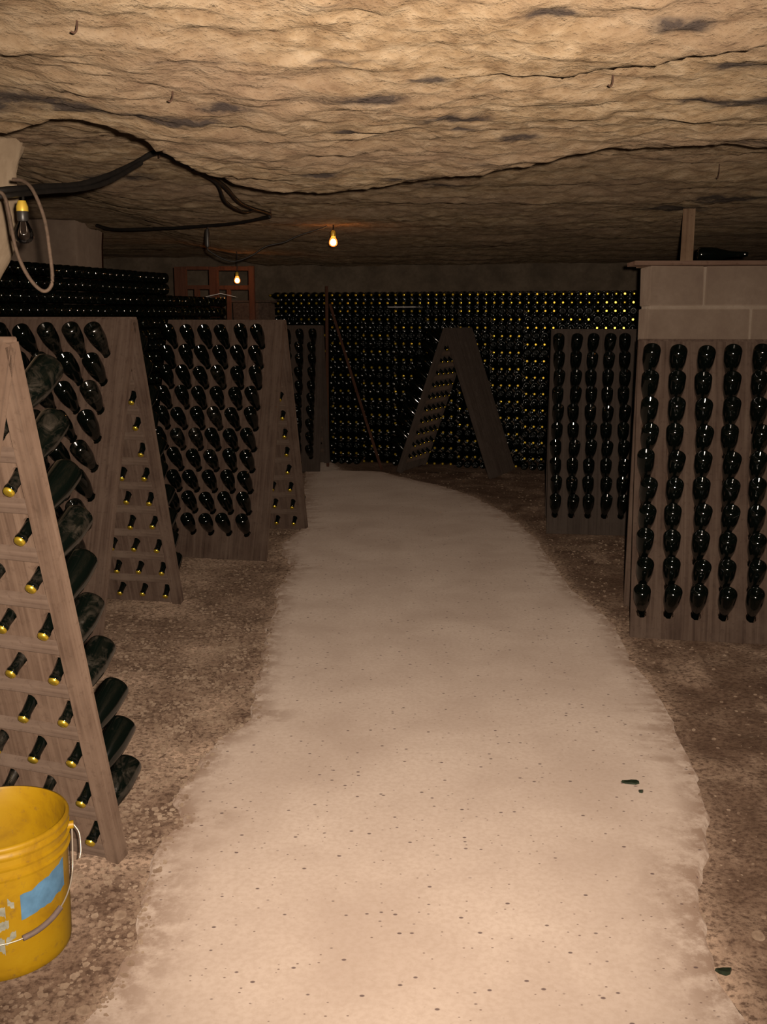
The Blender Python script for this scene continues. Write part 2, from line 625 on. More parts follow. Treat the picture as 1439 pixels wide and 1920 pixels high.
fxs = axis_pts([(-4.6, -2.4, .15), (-2.4, 2.6, .035), (2.6, 4.8, .15)])
fys = axis_pts([(-3, 1.6, .15), (1.6, 6, .03), (6, 9, .05), (9, 14.4, .1)])
Xg, Yg = np.meshgrid(fxs, fys)
FD = edge_dist(Xg, Yg).reshape(Xg.shape)


def floor_z(X, Y):
    z = floor_base(X, Y)
    z = np.where(FD < 0.0, z - 0.04 * smooth(-0.015, -0.10, FD), z)
    z = z + 0.012 * np.exp(-((FD - 0.05) / 0.05) ** 2) * (fbm(X * 13, Y * 13, 3, 83) + 0.2)
    return z


me, v = grid_mesh('floor', fxs, fys, floor_z)
fd = FD.ravel()
pale = np.exp(-(np.maximum(fd, 0) / 0.07) ** 2) * 0.7
pale = np.maximum(pale, (0.22 + smooth(-0.15, 0.4, fbm(v[:, 0] * 3.2, v[:, 1] * 2.4, 4, 85)) * 0.6) * (v[:, 0] < 0.2) * smooth(9.5, 6.5, v[:, 1]))
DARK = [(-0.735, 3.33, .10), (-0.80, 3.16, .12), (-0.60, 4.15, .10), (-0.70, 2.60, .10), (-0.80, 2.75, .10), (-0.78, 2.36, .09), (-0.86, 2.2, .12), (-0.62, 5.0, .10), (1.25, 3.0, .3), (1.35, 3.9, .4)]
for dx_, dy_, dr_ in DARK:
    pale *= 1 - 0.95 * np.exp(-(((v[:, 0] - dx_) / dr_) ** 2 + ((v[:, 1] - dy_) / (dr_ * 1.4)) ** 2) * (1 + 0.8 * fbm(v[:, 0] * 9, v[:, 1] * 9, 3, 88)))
pale = np.maximum(pale, 0.5 * smooth(0.1, 0.45, fbm(v[:, 0] * 6, v[:, 1] * 3.0, 4, 86)) * (v[:, 0] > 0.8))
set_attr(me, 'pale', pale)
tag(link('floor', me, M['soil']), kind='structure')

# path: low slab with a crumbled sloping edge, gridded so that it undulates
pv, pf = [], []
bm = bmesh.new()
n = len(OUT)
nrm = []
for i in range(n):
    a, b = OUT[(i - 7) % n], OUT[(i + 7) % n]
    t = np.array([b[0] - a[0], b[1] - a[1]])
    t /= max(np.linalg.norm(t), 1e-9)
    nrm.append((-t[1], t[0]))
area = sum(OUT[i][0] * OUT[(i + 1) % n][1] - OUT[(i + 1) % n][0] * OUT[i][1] for i in range(n))
sg = -1 if area > 0 else 1
top, low = [], []
for i, (x, y) in enumerate(OUT):
    zz = float(dip(y))
    top.append(bm.verts.new((x, y, zz + 0.006)))
    low.append(bm.verts.new((x + sg * nrm[i][0] * 0.03, y + sg * nrm[i][1] * 0.03, zz - 0.04)))
bm.faces.new(top)
for i in range(n):
    j = (i + 1) % n
    bm.faces.new((top[i], low[i], low[j], top[j]))
bmesh.ops.triangulate(bm, faces=[f for f in bm.faces if len(f.verts) > 4])
ed = [e for e in bm.edges if e.calc_length() > 0.25]
for _ in range(4):
    ed = [e for e in bm.edges if e.calc_length() > 0.22]
    if not ed:
        break
    bmesh.ops.subdivide_edges(bm, edges=ed, cuts=1)
    bmesh.ops.triangulate(bm, faces=[f for f in bm.faces if len(f.verts) > 3])
bmesh.ops.recalc_face_normals(bm, faces=bm.faces)
me = bpy.data.meshes.new('path')
bm.to_mesh(me)
bm.free()
pvx = np.array([tuple(q.co) for q in me.vertices])
pe = -edge_dist(pvx[:, 0], pvx[:, 1])
for q, dd in zip(me.vertices, pe):
    if q.co.z > -0.12 and dd > 0.01:
        q.co.z += 0.008 * min(1, dd / 0.25)
set_attr(me, 'edge', np.exp(-(np.maximum(pe, 0) / 0.058) ** 2))
tag(link('path', me, M['path']), kind='structure')


def gz(x, y):
    return float(floor_base(np.array([x]), np.array([y]))[0])


LP_ = (-2.585, 6.512)
FEET = []
for (lx, ly), th, s0, s1, w_, e_ in (((-0.933, 2.62), 20, .54, .39, .9, 1), ((-1.289, 5.45), 12, .6, .5, .9, 1), ((-0.705, 7.54), 11, .6, .55, .88, 1), ((1.363, 5.604), 10, .4, .4, .9, -1),
                                     ((1.324, 8.286), 8, .42, .42, .9, -1), ((0.646, 10.92), -65, .56, .56, .72, -1)):
    c_, s_ = math.cos(R(-th)), math.sin(R(-th))
    for dy in (-s0, s1):
        FEET.append(tuple((lx + c_ * ux - s_ * dy, ly + s_ * ux + c_ * dy) for ux in ((-w_, 0.03) if e_ > 0 else (-0.03, w_))))

# loose chips of chalk lying on the soil either side of the path
rng = np.random.default_rng(3)
ico_v = np.array([(0, 0, 1), (.894, 0, .447), (.276, .851, .447), (-.724, .526, .447), (-.724, -.526, .447), (.276, -.851, .447),
                  (.724, .526, -.447), (-.276, .851, -.447), (-.894, 0, -.447), (-.276, -.851, -.447), (.724, -.526, -.447), (0, 0, -1)])
ico_f = np.array([(0, 1, 2), (0, 2, 3), (0, 3, 4), (0, 4, 5), (0, 5, 1), (1, 6, 2), (2, 7, 3), (3, 8, 4), (4, 9, 5), (5, 10, 1),
                  (6, 7, 2), (7, 8, 3), (8, 9, 4), (9, 10, 5), (10, 6, 1), (11, 7, 6), (11, 8, 7), (11, 9, 8), (11, 10, 9), (11, 6, 10)])


def gravel(name, boxes, mat, lo, hi, power=2.2):
    xs, ys = [], []
    for (x0, x1, y0, y1, n_) in boxes:
        xs.append(rng.uniform(x0, x1, n_))
        ys.append(rng.uniform(y0, y1, n_))
    x, y = np.concatenate(xs), np.concatenate(ys)
    ed_ = edge_dist(x, y)
    keep = ed_ > -0.045 * rng.random(len(x)) ** 1.5
    for (px_, py_), (qx_, qy_) in FEET:
        ex, ey = qx_ - px_, qy_ - py_
        t = np.clip(((x - px_) * ex + (y - py_) * ey) / (ex * ex + ey * ey), 0, 1)
        keep &= np.hypot(x - px_ - t * ex, y - py_ - t * ey) > 0.075
    keep &= np.hypot(x + 1.0, y - 2.52) > 0.21
    keep &= ~((x > 1.45) & (y > 6.1) & (y < 6.85))
    keep &= np.hypot(x + 0.80, y - 2.16) > 0.06
    keep &= np.hypot(x + 2.3, y - 4.05) > 0.72
    keep &= (x - LP_[0]) * 0.959 - (y - LP_[1]) * 0.284 > 0.05
    x, y, ed_ = x[keep], y[keep], ed_[keep]
    k = len(x)
    sz = lo + (hi - lo) * rng.random(k) ** power
    z = np.where(ed_ < 0.004, dip(y) + 0.007, floor_base(x, y)) + sz * 0.2
    V = ico_v[None] * (1 + 0.35 * (rng.random((k, 12, 1)) - 0.5)) * sz[:, None, None] * np.stack([rng.uniform(.7, 1.3, k), rng.uniform(.7, 1.3, k), rng.uniform(.4, .75, k)], 1)[:, None, :]
    a = rng.uniform(0, 6.28, k)
    ca, sa = np.cos(a)[:, None], np.sin(a)[:, None]
    V = np.stack([V[..., 0] * ca - V[..., 1] * sa, V[..., 0] * sa + V[..., 1] * ca, V[..., 2]], -1) + np.stack([x, y, z], 1)[:, None, :]
    F = ico_f[None] + (np.arange(k) * 12)[:, None, None]
    me = bpy.data.meshes.new(name)
    me.from_pydata(V.reshape(-1, 3).tolist(), [], F.reshape(-1, 3).tolist())
    return link(name, me, mat)


M['chip'] = mat_rock('chalk_chips', (0.22, 0.14, 0.1), (0.40, 0.29, 0.21), (0.58, 0.45, 0.34), 9)
tag(gravel('gravel', [(-1.9, -0.45, 2.0, 5.2, 9000), (-0.95, -0.5, 2.0, 5.5, 3500), (-2.0, -0.45, 5.2, 9.0, 4500), (1.0, 2.2, 5.0, 8.2, 2000), (0.9, 2.2, 2.2, 5.2, 380), (0.0, 2.0, 8.2, 11.2, 900)],
           M['chip'], 0.0025, 0.011), 'small pale chalk chips scattered over the dark soil beside the path', 'gravel', kind='stuff')


# walls of the cave
def wall_mesh(name, p0, p1, z0, z1, seed, amp=0.08, step=0.14):
    p0, p1 = np.array(p0, float), np.array(p1, float)
    L = np.linalg.norm(p1 - p0)
    d = (p1 - p0) / L
    nn = np.array([-d[1], d[0]])
    nu, nv = int(L / step), int((z1 - z0) / step)
    V, F = [], []
    U, Zs = np.linspace(0, L, nu + 1), np.linspace(z0, z1, nv + 1)
    UU, ZZ = np.meshgrid(U, Zs)
    off = amp * fbm(UU * 1.5, ZZ * 2, 4, seed)
    for u, z, o in zip(UU.ravel(), ZZ.ravel(), off.ravel()):
        q = p0 + d * u + nn * o
        V.append((q[0], q[1], z))
    w = nu + 1
    for j in range(nv):
        for i in range(nu):
            F.append((j * w + i, j * w + i + 1, (j + 1) * w + i + 1, (j + 1) * w + i))
    me = bpy.data.meshes.new(name)
    me.from_pydata(V, [], F)
    for p in me.polygons:
        p.use_smooth = True
    return me


tag(link('wall_back', wall_mesh('wall_back', (-4.6, 14.42), (4.8, 11.90), -0.25, 2.75, 5, 0.06), M['rock']), kind='structure')
tag(link('wall_left', wall_mesh('wall_left', (-4.2, -3), (-4.2, 14.3), -0.2, 2.75, 6), M['rock']), kind='structure')
tag(link('wall_front', wall_mesh('wall_front', (4.4, -2.95), (-4.3, -2.95), -0.2, 2.75, 8), M['rock']), kind='structure')
tag(link('wall_right', wall_mesh('wall_right', (4.3, 14.3), (4.3, -3), -0.2, 2.75, 7), M['rock']), kind='structure')


# rough chalk pillar close by on the left, and a squared one behind the stack
def pillar_mesh(name, cx, cy, prof, seg, seed, square=0.0, amp=0.05, rot=0.0):
    V, F = [], []
    zs = np.linspace(prof[0][0], prof[-1][0], 46)
    rs = np.interp(zs, [a for a, b in prof], [b for a, b in prof])
    for z, r in zip(zs, rs):
        for k in range(seg):
            a = 2 * math.pi * k / seg
            c, s_ = math.cos(a), math.sin(a)
            q = 1.0 / max(abs(c), abs(s_)) if square else 1.0
            rr = r * ((1 - square) + square * min(q, 1.41)) + amp * float(fbm(np.array([c * 2 + 5 + z * 0.3]), np.array([s_ * 2 + z * 2.2]), 4, seed)[0])
            V.append((cx + rr * math.cos(a + rot), cy + rr * math.sin(a + rot), z))
    for i in range(len(zs) - 1):
        for k in range(seg):
            j = (k + 1) % seg
            F.append((i * seg + k, i * seg + j, (i + 1) * seg + j, (i + 1) * seg + k))
    me = bpy.data.meshes.new(name)
    me.from_pydata(V, [], F)
    for p in me.polygons:
        p.use_smooth = True
    return me


tag(link('pillar_left', pillar_mesh('pillar_left', -2.3, 4.05, [(-0.1, .55), (1.2, .60), (1.6, .68), (1.77, .765), (1.89, .825), (2.0, .86), (2.2, .87), (2.36, .95)], 84, 15, 0.0, 0.045), M['pillar']), kind='structure')
tag(link('pillar_rear', pillar_mesh('pillar_rear', -3.32, 9.35, [(-0.1, .72), (1.5, .72), (2.3, .73), (2.6, .75)], 64, 16, 1.0, 0.02, 0.1), M['block']), kind='structure')

# ------------------------------------------------------------------ bottles
PROF = [(0, 0.0), (0.0135, 0.0), (0.0150, 0.0015), (0.0152, 0.006), (0.0142, 0.0075), (0.0142, 0.012), (0.0168, 0.0135), (0.0172, 0.019), (0.0158, 0.022), (0.0150, 0.03),
        (0.0165, 0.06), (0.0195, 0.095), (0.0255, 0.13), (0.034, 0.163), (0.0405, 0.192), (0.0436, 0.218), (0.044, 0.25), (0.044, 0.277), (0.0434, 0.2825), (0.0417, 0.2878), (0.039, 0.2921), (0.0353, 0.2955),
        (0.031, 0.2976), (0.0275, 0.2982), (0.0245, 0.2965), (0.018, 0.281), (0.0, 0.272)]
GLASS = {}
for nm, seg in (('fine', 28), ('coarse', 16)):
    GLASS[nm] = lathe_mesh('bottle_glass_' + nm, [PROF[0]] + [(0.0135, 0.002)] + [(0.0135, 0.008)] + PROF[5:], seg)
    GLASS[nm].materials.append(M['bottle'])
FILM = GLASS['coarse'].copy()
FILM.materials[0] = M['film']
DUSTY = GLASS['fine'].copy()
DUSTY.materials[0] = M['dusty']
CAP = lathe_mesh('crown_cap_mesh', [(0, -0.0012), (0.010, -0.001), (0.0135, 0.0004), (0.0158, 0.0045), (0.0163, 0.0075), (0.0140, 0.0075), (0.0137, 0.0022), (0, 0.0016)], 16, smooth_angle=40)
CAP.materials.append(M['cap'])


def axis_matrix(p, a, roll=0.0):
    z = Vector(a).normalized()
    x = z.cross(Vector((0, 0, 1)))
    if x.length < 1e-4:
        x = Vector((1, 0, 0))
    x.normalize()
    y = z.cross(x)
    m = Matrix((x, y, z)).transposed().to_4x4()
    return Matrix.Translation(Vector(p)) @ m @ Matrix.Rotation(roll, 4, 'Z')


def bottle(name, mesh, mw, label, group, cap=True):
    o = bpy.data.objects.new(name, mesh)
    COL.objects.link(o)
    o.matrix_world = mw
    tag(o, label, 'bottle', group)
    if cap:
        c = bpy.data.objects.new('crown_cap', CAP)
        COL.objects.link(c)
        c.parent = o
    return o


# ------------------------------------------------------------------ riddling racks (two hinged boards bored with holes)
def leaf_board(name, u0, u1, L, T, us, vs, outer_r, inner_r, sh):
    """board in leaf axes: u across, v down, w inward; oblong holes at every (u, v), bored aslant by sh above / below"""
    V, F = [], []
    cu = [u0] + [(a + b) / 2 for a, b in zip(us, us[1:])] + [u1]
    pv_ = vs[1] - vs[0]
    vt, vb = vs[0] - pv_ / 2, vs[-1] + pv_ / 2
    vt = max(vt, 0.03)
    cv = [vt] + [(a + b) / 2 for a, b in zip(vs, vs[1:])] + [min(vb, L - 0.03)]

    def quad(pts):
        i = len(V)
        V.extend(pts)
        F.append(tuple(range(i, i + len(pts))))

    for w in (0.0, T):
        quad([(u0, 0, w), (u1, 0, w), (u1, cv[0], w), (u0, cv[0], w)])
        quad([(u0, cv[-1], w), (u1, cv[-1], w), (u1, L, w), (u0, L, w)])
    quad([(u0, 0, 0), (u1, 0, 0), (u1, 0, T), (u0, 0, T)])
    quad([(u0, L, 0), (u1, L, 0), (u1, L, T), (u0, L, T)])
    quad([(u0, 0, 0), (u0, L, 0), (u0, L, T), (u0, 0, T)])
    quad([(u1, 0, 0), (u1, L, 0), (u1, L, T), (u1, 0, T)])
    for r, v in enumerate(vs):
        for c, u in enumerate(us):
            a0, a1, b0, b1 = cu[c], cu[c + 1], cv[r], cv[r + 1]
            ang = []
            cor = [(a1, b0), (a1, b1), (a0, b1), (a0, b0)]
            ca = [math.atan2(y - v, x - u) for x, y in cor]
            for k in range(4):
                s0, s1 = ca[k], ca[(k + 1) % 4]
                if s1 < s0:
                    s1 += 2 * math.pi
                ang += [s0, s0 + (s1 - s0) / 3, s0 + 2 * (s1 - s0) / 3]
            outer, inner, inner2 = [], [], []
            for t in ang:
                cx, cy = math.cos(t), math.sin(t)
                k1 = ((a1 - u) / cx) if cx > 1e-9 else ((a0 - u) / cx if cx < -1e-9 else 1e9)
                k2 = ((b1 - v) / cy) if cy > 1e-9 else ((b0 - v) / cy if cy < -1e-9 else 1e9)
                k = min(k1, k2)
                outer.append((u + k * cx, v + k * cy))
                inner.append((u + outer_r[0] * cx, v + 0.006 - sh + outer_r[1] * cy))
                inner2.append((u + inner_r[0] * cx, v + 0.006 + sh + inner_r[1] * cy))
            i = len(V)
            n_ = len(ang)
            for w, inn in ((0.0, inner), (T, inner2)):
                V.extend([(x, y, w) for x, y in outer] + [(x, y, w) for x, y in inn])
            for k in range(n_):
                j = (k + 1) % n_
                F.append((i + k, i + j, i + n_ + j, i + n_ + k))
                F.append((i + 2 * n_ + k, i + 3 * n_ + k, i + 3 * n_ + j, i + 2 * n_ + j))
                F.append((i + n_ + k, i + n_ + j, i + 3 * n_ + j, i + 3 * n_ + k))
    me = bpy.data.meshes.new(name)
    me.from_pydata(V, [], F)
    bm = bmesh.new()
    bm.from_mesh(me)
    bmesh.ops.remove_doubles(bm, verts=bm.verts, dist=1e-5)
    bmesh.ops.recalc_face_normals(bm, faces=bm.faces)
    bm.to_mesh(me)
    bm.free()
    return me


T = 0.032


def make_rack(label, loc, theta, h, s, width, end, front, rear, wood, alpha=47, where='', fine=True, group='wooden riddling racks along the path'):
    """end=+1: loc is the ridge's right end on the ground, -1: its left end.
    front / rear: dict(rows, pitch, v0, us, fill, dusty, skip) with us measured from that end of the ridge"""
    root = empty('riddling_rack', (loc[0], loc[1], 0), R(-theta))
    tag(root, label, 'rack', group)
    mroot = Matrix.Translation((loc[0], loc[1], 0)) @ Matrix.Rotation(R(-theta), 4, 'Z')
    xa, xb = (-width, 0) if end > 0 else (0, width)
    made = []
    for side, lf in (('front', front), ('rear', rear)):
        sp = lf.get('s', s) - 0.03
        lam, L = math.atan2(sp, h), math.hypot(sp, h)
        if side == 'front':
            lm = Matrix(((1, 0, 0, 0), (0, -math.sin(lam), math.cos(lam), -0.03), (0, -math.cos(lam), -math.sin(lam), h), (0, 0, 0, 1)))
            ua, ub = xa, xb
            us = sorted((-u if end > 0 else u) for u in lf['us'])
        else:
            lm = Matrix(((-1, 0, 0, 0), (0, math.sin(lam), -math.cos(lam), 0.03), (0, -math.cos(lam), -math.sin(lam), h), (0, 0, 0, 1)))
            ua, ub = -xb, -xa
            us = sorted((u if end > 0 else -u) for u in lf['us'])
        vs = [lf['v0'] + i * lf['pitch'] for i in range(lf['rows'])]
        bt = R(alpha + 4) - lam
        ro, ri = (0.0325 if alpha > 50 else 0.0295, 0.0235) if side == 'front' else (0.0235, 0.0208)
        bm_ = R(alpha) - lam
        ho, hi_ = (ro + .003, ro / math.cos(bt) + .003), (ri + .003, ri / math.cos(bt) + .004)
        bo = link('board', leaf_board('rack_board', ua, ub, L, T, us, vs, ho, hi_, T / 2 * math.tan(bm_)), wood, root, lm)
        # inner battens between the rows and a stile up each edge
        sw = lf.get('stile', 0.062 if side == 'rear' else 0.03)
        for (q0, q1) in ((ua, ua + sw), (ub - sw, ub)):
            link('stile', box_mesh('rack_stile', q0, q1, 0.0, L, T + 0.0005, T + 0.024, 0.003), wood, root, lm)
        if lf.get('slats', True):
            sm = box_mesh('rack_slat', ua + sw + .001, ub - sw - .001, -lf['pitch'] * .14, lf['pitch'] * .14, T + 0.0005, T + 0.020, 0.004)
            for v in [v + lf['pitch'] * .64 for v in [vs[0] - lf['pitch']] * (vs[0] > lf['pitch'] * .6) + vs]:
                if v < L - 0.03:
                    link('slat', sm, M['slat'], root, lm @ Matrix.Translation((0, v, 0)) @ Matrix.Rotation(R(random.uniform(-.5, .5)), 4, 'Z'))
        # the bottles, each in its hole neck down
        fill = lf.get('fill')
        if not fill:
            continue
        for r, v in enumerate(vs):
            for c in range(len(lf['us'])):
                uu = lf['us'][c]
                if not fill(r, c):
                    continue
                u = {('front', 1): -uu, ('front', -1): uu, ('rear', 1): uu, ('rear', -1): -uu}[(side, end)]
                b = R(alpha + random.uniform(-2.6, 2.6)) - lam
                jx = R(random.uniform(-3.6, 3.6))
                a = Vector((math.sin(jx), -math.sin(b) * math.cos(jx), -math.cos(b) * math.cos(jx)))
                t = (0.102 if side == 'front' else 0.077) + random.uniform(-.005, .005)
                p = Vector((u, v + 0.006, T / 2)) - a * t
                mw = mroot @ lm @ axis_matrix(p, a, random.uniform(0, 6.28))
                made.append((side, r, c, mw, lf))
    # ridge: a strip that closes the hinge
    link('ridge_strip', box_mesh('rack_ridge', xa, xb, -0.028, 0.028, h - 0.004, h + 0.012, 0.004), wood, root)
    return root, made


KEEP = {}
#KEEP_TABLE
KEEP = {k: {(t[0], int(t[1]), int(t[2])) for t in v.split()} for k, v in {'near_left': 'r00 r10 r20 r30 r31 r40 r41 r50 r51 r60 r61 r70 r71 r72 r80 r81 r82 r90', 'mid_left': 'f00 f01 f02 f03 f04 f10 f11 f12 f13 f20 f21 f22 f30 f31 f32 f40 f41 f42 f50 f51 f60 f61 f70 f80 r00 r10 r20 r30 r32 r33 r40 r41 r50 r51 r60 r61 r70 r71 r72 r80 r81 r82 r90 r91 r92 r94', 'far_left': 'f00 f01 f02 f03 f04 f05 f10 f11 f12 f13 f14 f15 f20 f21 f22 f23 f24 f25 f30 f31 f32 f33 f34 f35 f40 f41 f42 f43 f44 f45 f50 f51 f52 f53 f54 f55 f60 f61 f62 f63 f64 f65 f70 f71 f72 f73 f74 f80 f81 f82 f83 f84 f90 f91 f92 f93 f94 r10 r20 r30 r40 r50 r52 r54 r55 r60 r64 r65 r70 r71 r72 r80 r81 r90 r91 r94 r95', 'near_right': 'f00 f01 f02 f03 f04 f10 f11 f12 f13 f14 f20 f21 f22 f23 f24 f30 f31 f32 f33 f34 f40 f41 f42 f43 f44 f50 f51 f52 f53 f54 f60 f61 f62 f63 f64 f70 f71 f72 f73 f74 f80 f81 f82 f83 f84 f90 f91 f92 f93 f94', 'far_right': 'f00 f01 f02 f03 f04 f05 f10 f11 f12 f13 f14 f20 f21 f22 f23 f24 f30 f31 f32 f33 f34 f35 f40 f41 f42 f43 f44 f50 f51 f52 f53 f54 f60 f61 f62 f63 f64 f70 f71 f72 f73 f74 f80 f81 f82 f83 f84 f90 f91 f92 f93 f94', 'centre': 'r00 r01 r02 r10 r11 r12 r20 r21 r22 r23 r24 r30 r31 r32 r33 r34 r40 r41 r42 r43 r44 r50 r51 r52 r53 r54 r60 r61 r62 r63 r64 r70 r71 r72 r73 r74 r80 r81 r82 r83 r84 r90 r91 r92 r93 r94', 'shadow': 'f00 f01 f02 f10 f11 f12 f20 f21 f30 f31 f40 f41 f50 f51 f60 f61 f70 f71 f80 f81 f90 f91'}.items()}
ALL_RACK = []


def place(rack_key, made, lab):
    for side, r, c, mw, lf in made:
        mesh = DUSTY if random.random() < lf.get('dusty', 0) else GLASS[lf.get('mesh', 'fine')]
        k = (rack_key, side[0], r, c)
        if KEEP and (side[0], r, c) not in KEEP.get(rack_key, ()):
            continue   # not seen in the photograph
        text, grp = lab(side, r, c)
        o = bottle('champagne_bottle', mesh, mw, text, grp)
        ALL_RACK.append((k, o.name))


def cols(n_, first, pitch):
    return [first + i * pitch for i in range(n_)]


_, made = make_rack('nearest left riddling rack, weathered boards and slats beside the yellow bucket', (-0.933, 2.62), 20, 1.59, 0.39, 0.9, 1,
                    dict(rows=10, pitch=.145, v0=.225, us=cols(6, .085, .14), s=.54),
                    dict(rows=10, pitch=.145, v0=.20, us=cols(6, .068, .14), stile=.045, fill=lambda r, c: True, dusty=.85), M['wood_r'], 37)
place('near_left', made, lambda s_, r, c: (f'dusty bottle in nearest left rack, {ordw(10 - r)} row up, {ordw(c + 1)} column from right edge',
                                           'bottles in the nearest left rack'))
L2 = math.hypot(.47, 1.64)
_, made = make_rack('middle left riddling rack of brown boards, between the nearest and the far left rack', (-1.289, 5.45), 12, 1.64, 0.5, 0.9, 1,
                    dict(rows=10, pitch=.15, v0=.175, us=cols(6, .13, .135), fill=lambda r, c: True, dusty=.5, s=.6),
                    dict(rows=10, pitch=.15, v0=L2 - .11 - 9 * .15, stile=.052, us=cols(6, .078, .14), fill=lambda r, c: True), M['wood'], 44)
place('mid_left', made, lambda s_, r, c: ((f'bottle with its base facing out on middle left rack, {ordw(r + 1)} row down, {ordw(c + 1)} from right' if s_ == 'front' else
                                           f'yellow-capped neck inside middle left rack, {ordw(10 - r)} row up, {ordw(c + 1)} column from right edge'),
                                          'bottles in the middle left rack'))
L3 = math.hypot(.52, 1.62)
_, made = make_rack('far left riddling rack full of dark bottles, standing at the bend of the path', (-0.705, 7.54), 11, 1.62, 0.55, 0.88, 1,
                    dict(rows=10, pitch=.15, v0=.175, us=cols(6, .15, .132), fill=lambda r, c: True, dusty=.12, s=.6),
                    dict(rows=10, pitch=.15, v0=L3 - .11 - 9 * .15, us=cols(6, .092, .14), fill=lambda r, c: r > 0), M['wood'], 44)
place('far_left', made, lambda s_, r, c: ((f'bottle with its base facing out on far left rack, {ordw(r + 1)} row down, {ordw(c + 1)} from right' if s_ == 'front' else
                                           f'yellow-capped neck inside far left rack, {ordw(10 - r)} row up, {ordw(c + 1)} column from right edge'),
                                          'bottles in the far left rack'))
_, made = make_rack('nearest right riddling rack, five columns of glossy bottles below the pale block wall', (1.363, 5.604), 10, 1.524, 0.4, 0.9, -1,
                    dict(rows=10, pitch=.138, v0=.18, us=cols(6, .056, .138), fill=lambda r, c: True, slats=False, stile=.02),
                    dict(rows=10, pitch=.134, v0=.085, us=cols(6, .085, .138), s=.3), M['wood'], 54)
place('near_right', made, lambda s_, r, c: (f'glossy dark bottle on nearest right rack, {ordw(r + 1)} row down, {ordw(c + 1)} column from its left edge',
                                            'bottles on the nearest right rack'))
_, made = make_rack('far right riddling rack, half hidden behind the nearest right rack', (1.324, 8.286), 8, 1.546, 0.42, 0.9, -1,
                    dict(rows=10, pitch=.138, v0=.19, us=cols(6, .062, .126), fill=lambda r, c: True, slats=False, stile=.02),
                    dict(rows=10, pitch=.138, v0=.085, us=cols(6, .08, .138)), M['wood_dark'], 54)
place('far_right', made, lambda s_, r, c: (f'dark bottle on far right rack, {ordw(r + 1)} row down, {ordw(c + 1)} column from its left edge',
                                           'bottles on the far right rack'))
LC = math.hypot(.52, 1.53)
_, made = make_rack('riddling rack standing end-on like a letter A before the back bottle stack', (0.646, 10.92), -65, 1.53, 0.56, 0.72, -1,
                    dict(rows=10, pitch=.137, v0=.17, us=cols(5, .10, .13)),
                    dict(rows=10, pitch=.137, v0=.17, us=cols(5, .10, .13), fill=lambda r, c: True, mesh='coarse'), M['wood_dark'], 40)
place('centre', made, lambda s_, r, c: (f'bottle in left leaf of end-on rack, {ordw(r + 1)} row down, {ordw(c + 1)} from near edge',
                                        'bottles in the end-on rack'))
_, made = make_rack('shadowy riddling rack at the end of the path, behind the far left rack', (-0.66, 11.55), 5, 1.55, 0.42, 0.5, 1,
                    dict(rows=10, pitch=.14, v0=.17, us=cols(3, .1, .138), fill=lambda r, c: True, mesh='coarse', slats=False, stile=.02),
                    dict(rows=10, pitch=.14, v0=.1, us=cols(3, .1, .138)), M['wood_dark'], 42)
place('shadow', made, lambda s_, r, c: (f'dark bottle on the shadowy rack at path end, {ordw(r + 1)} row down, {ordw(c + 1)} from right',
                                        'bottles on the shadowy rack'))

# ------------------------------------------------------------------ bottles stacked on their sides
LOWP = [(0, 0.002), (0.0135, 0.002), (0.0172, 0.016), (0.0155, 0.03), (0.0195, 0.095), (0.034, 0.163), (0.044, 0.22), (0.044, 0.288), (0.038, 0.298), (0.028, 0.296), (0.0, 0.272)]


def lowpoly(seg=10):
    V, F = [], []
    ids = []
    for r, z in LOWP:
        if r == 0:
            ids.append([len(V)])
            V.append((0, 0, z))
        else:
            ids.append(list(range(len(V), len(V) + seg)))
            V += [(r * math.cos(2 * math.pi * k / seg), r * math.sin(2 * math.pi * k / seg), z) for k in range(seg)]
    for a, b in zip(ids, ids[1:]):
        for i in range(seg):
            j = (i + 1) % seg
            if len(a) == 1:
                F.append((a[0], b[j], b[i]))
            elif len(b) == 1:
                F.append((a[i], a[j], b[0]))
            else:
                F.append((a[i], a[j], b[j], b[i]))
    return np.array(V), F


LV, LF = lowpoly()
CAPV = [(r_ * math.cos(2 * math.pi * k / 8), r_ * math.sin(2 * math.pi * k / 8), z) for r_, z in ((0.0162, 0.007), (0.0158, 0.0042), (0.0105, -0.0008)) for k in range(8)]
CAPF = [(b + k, b + (k + 1) % 8, b + 8 + (k + 1) % 8, b + 8 + k) for b in (0, 8) for k in range(8)] + [tuple(range(16, 24))]
STACKED = []


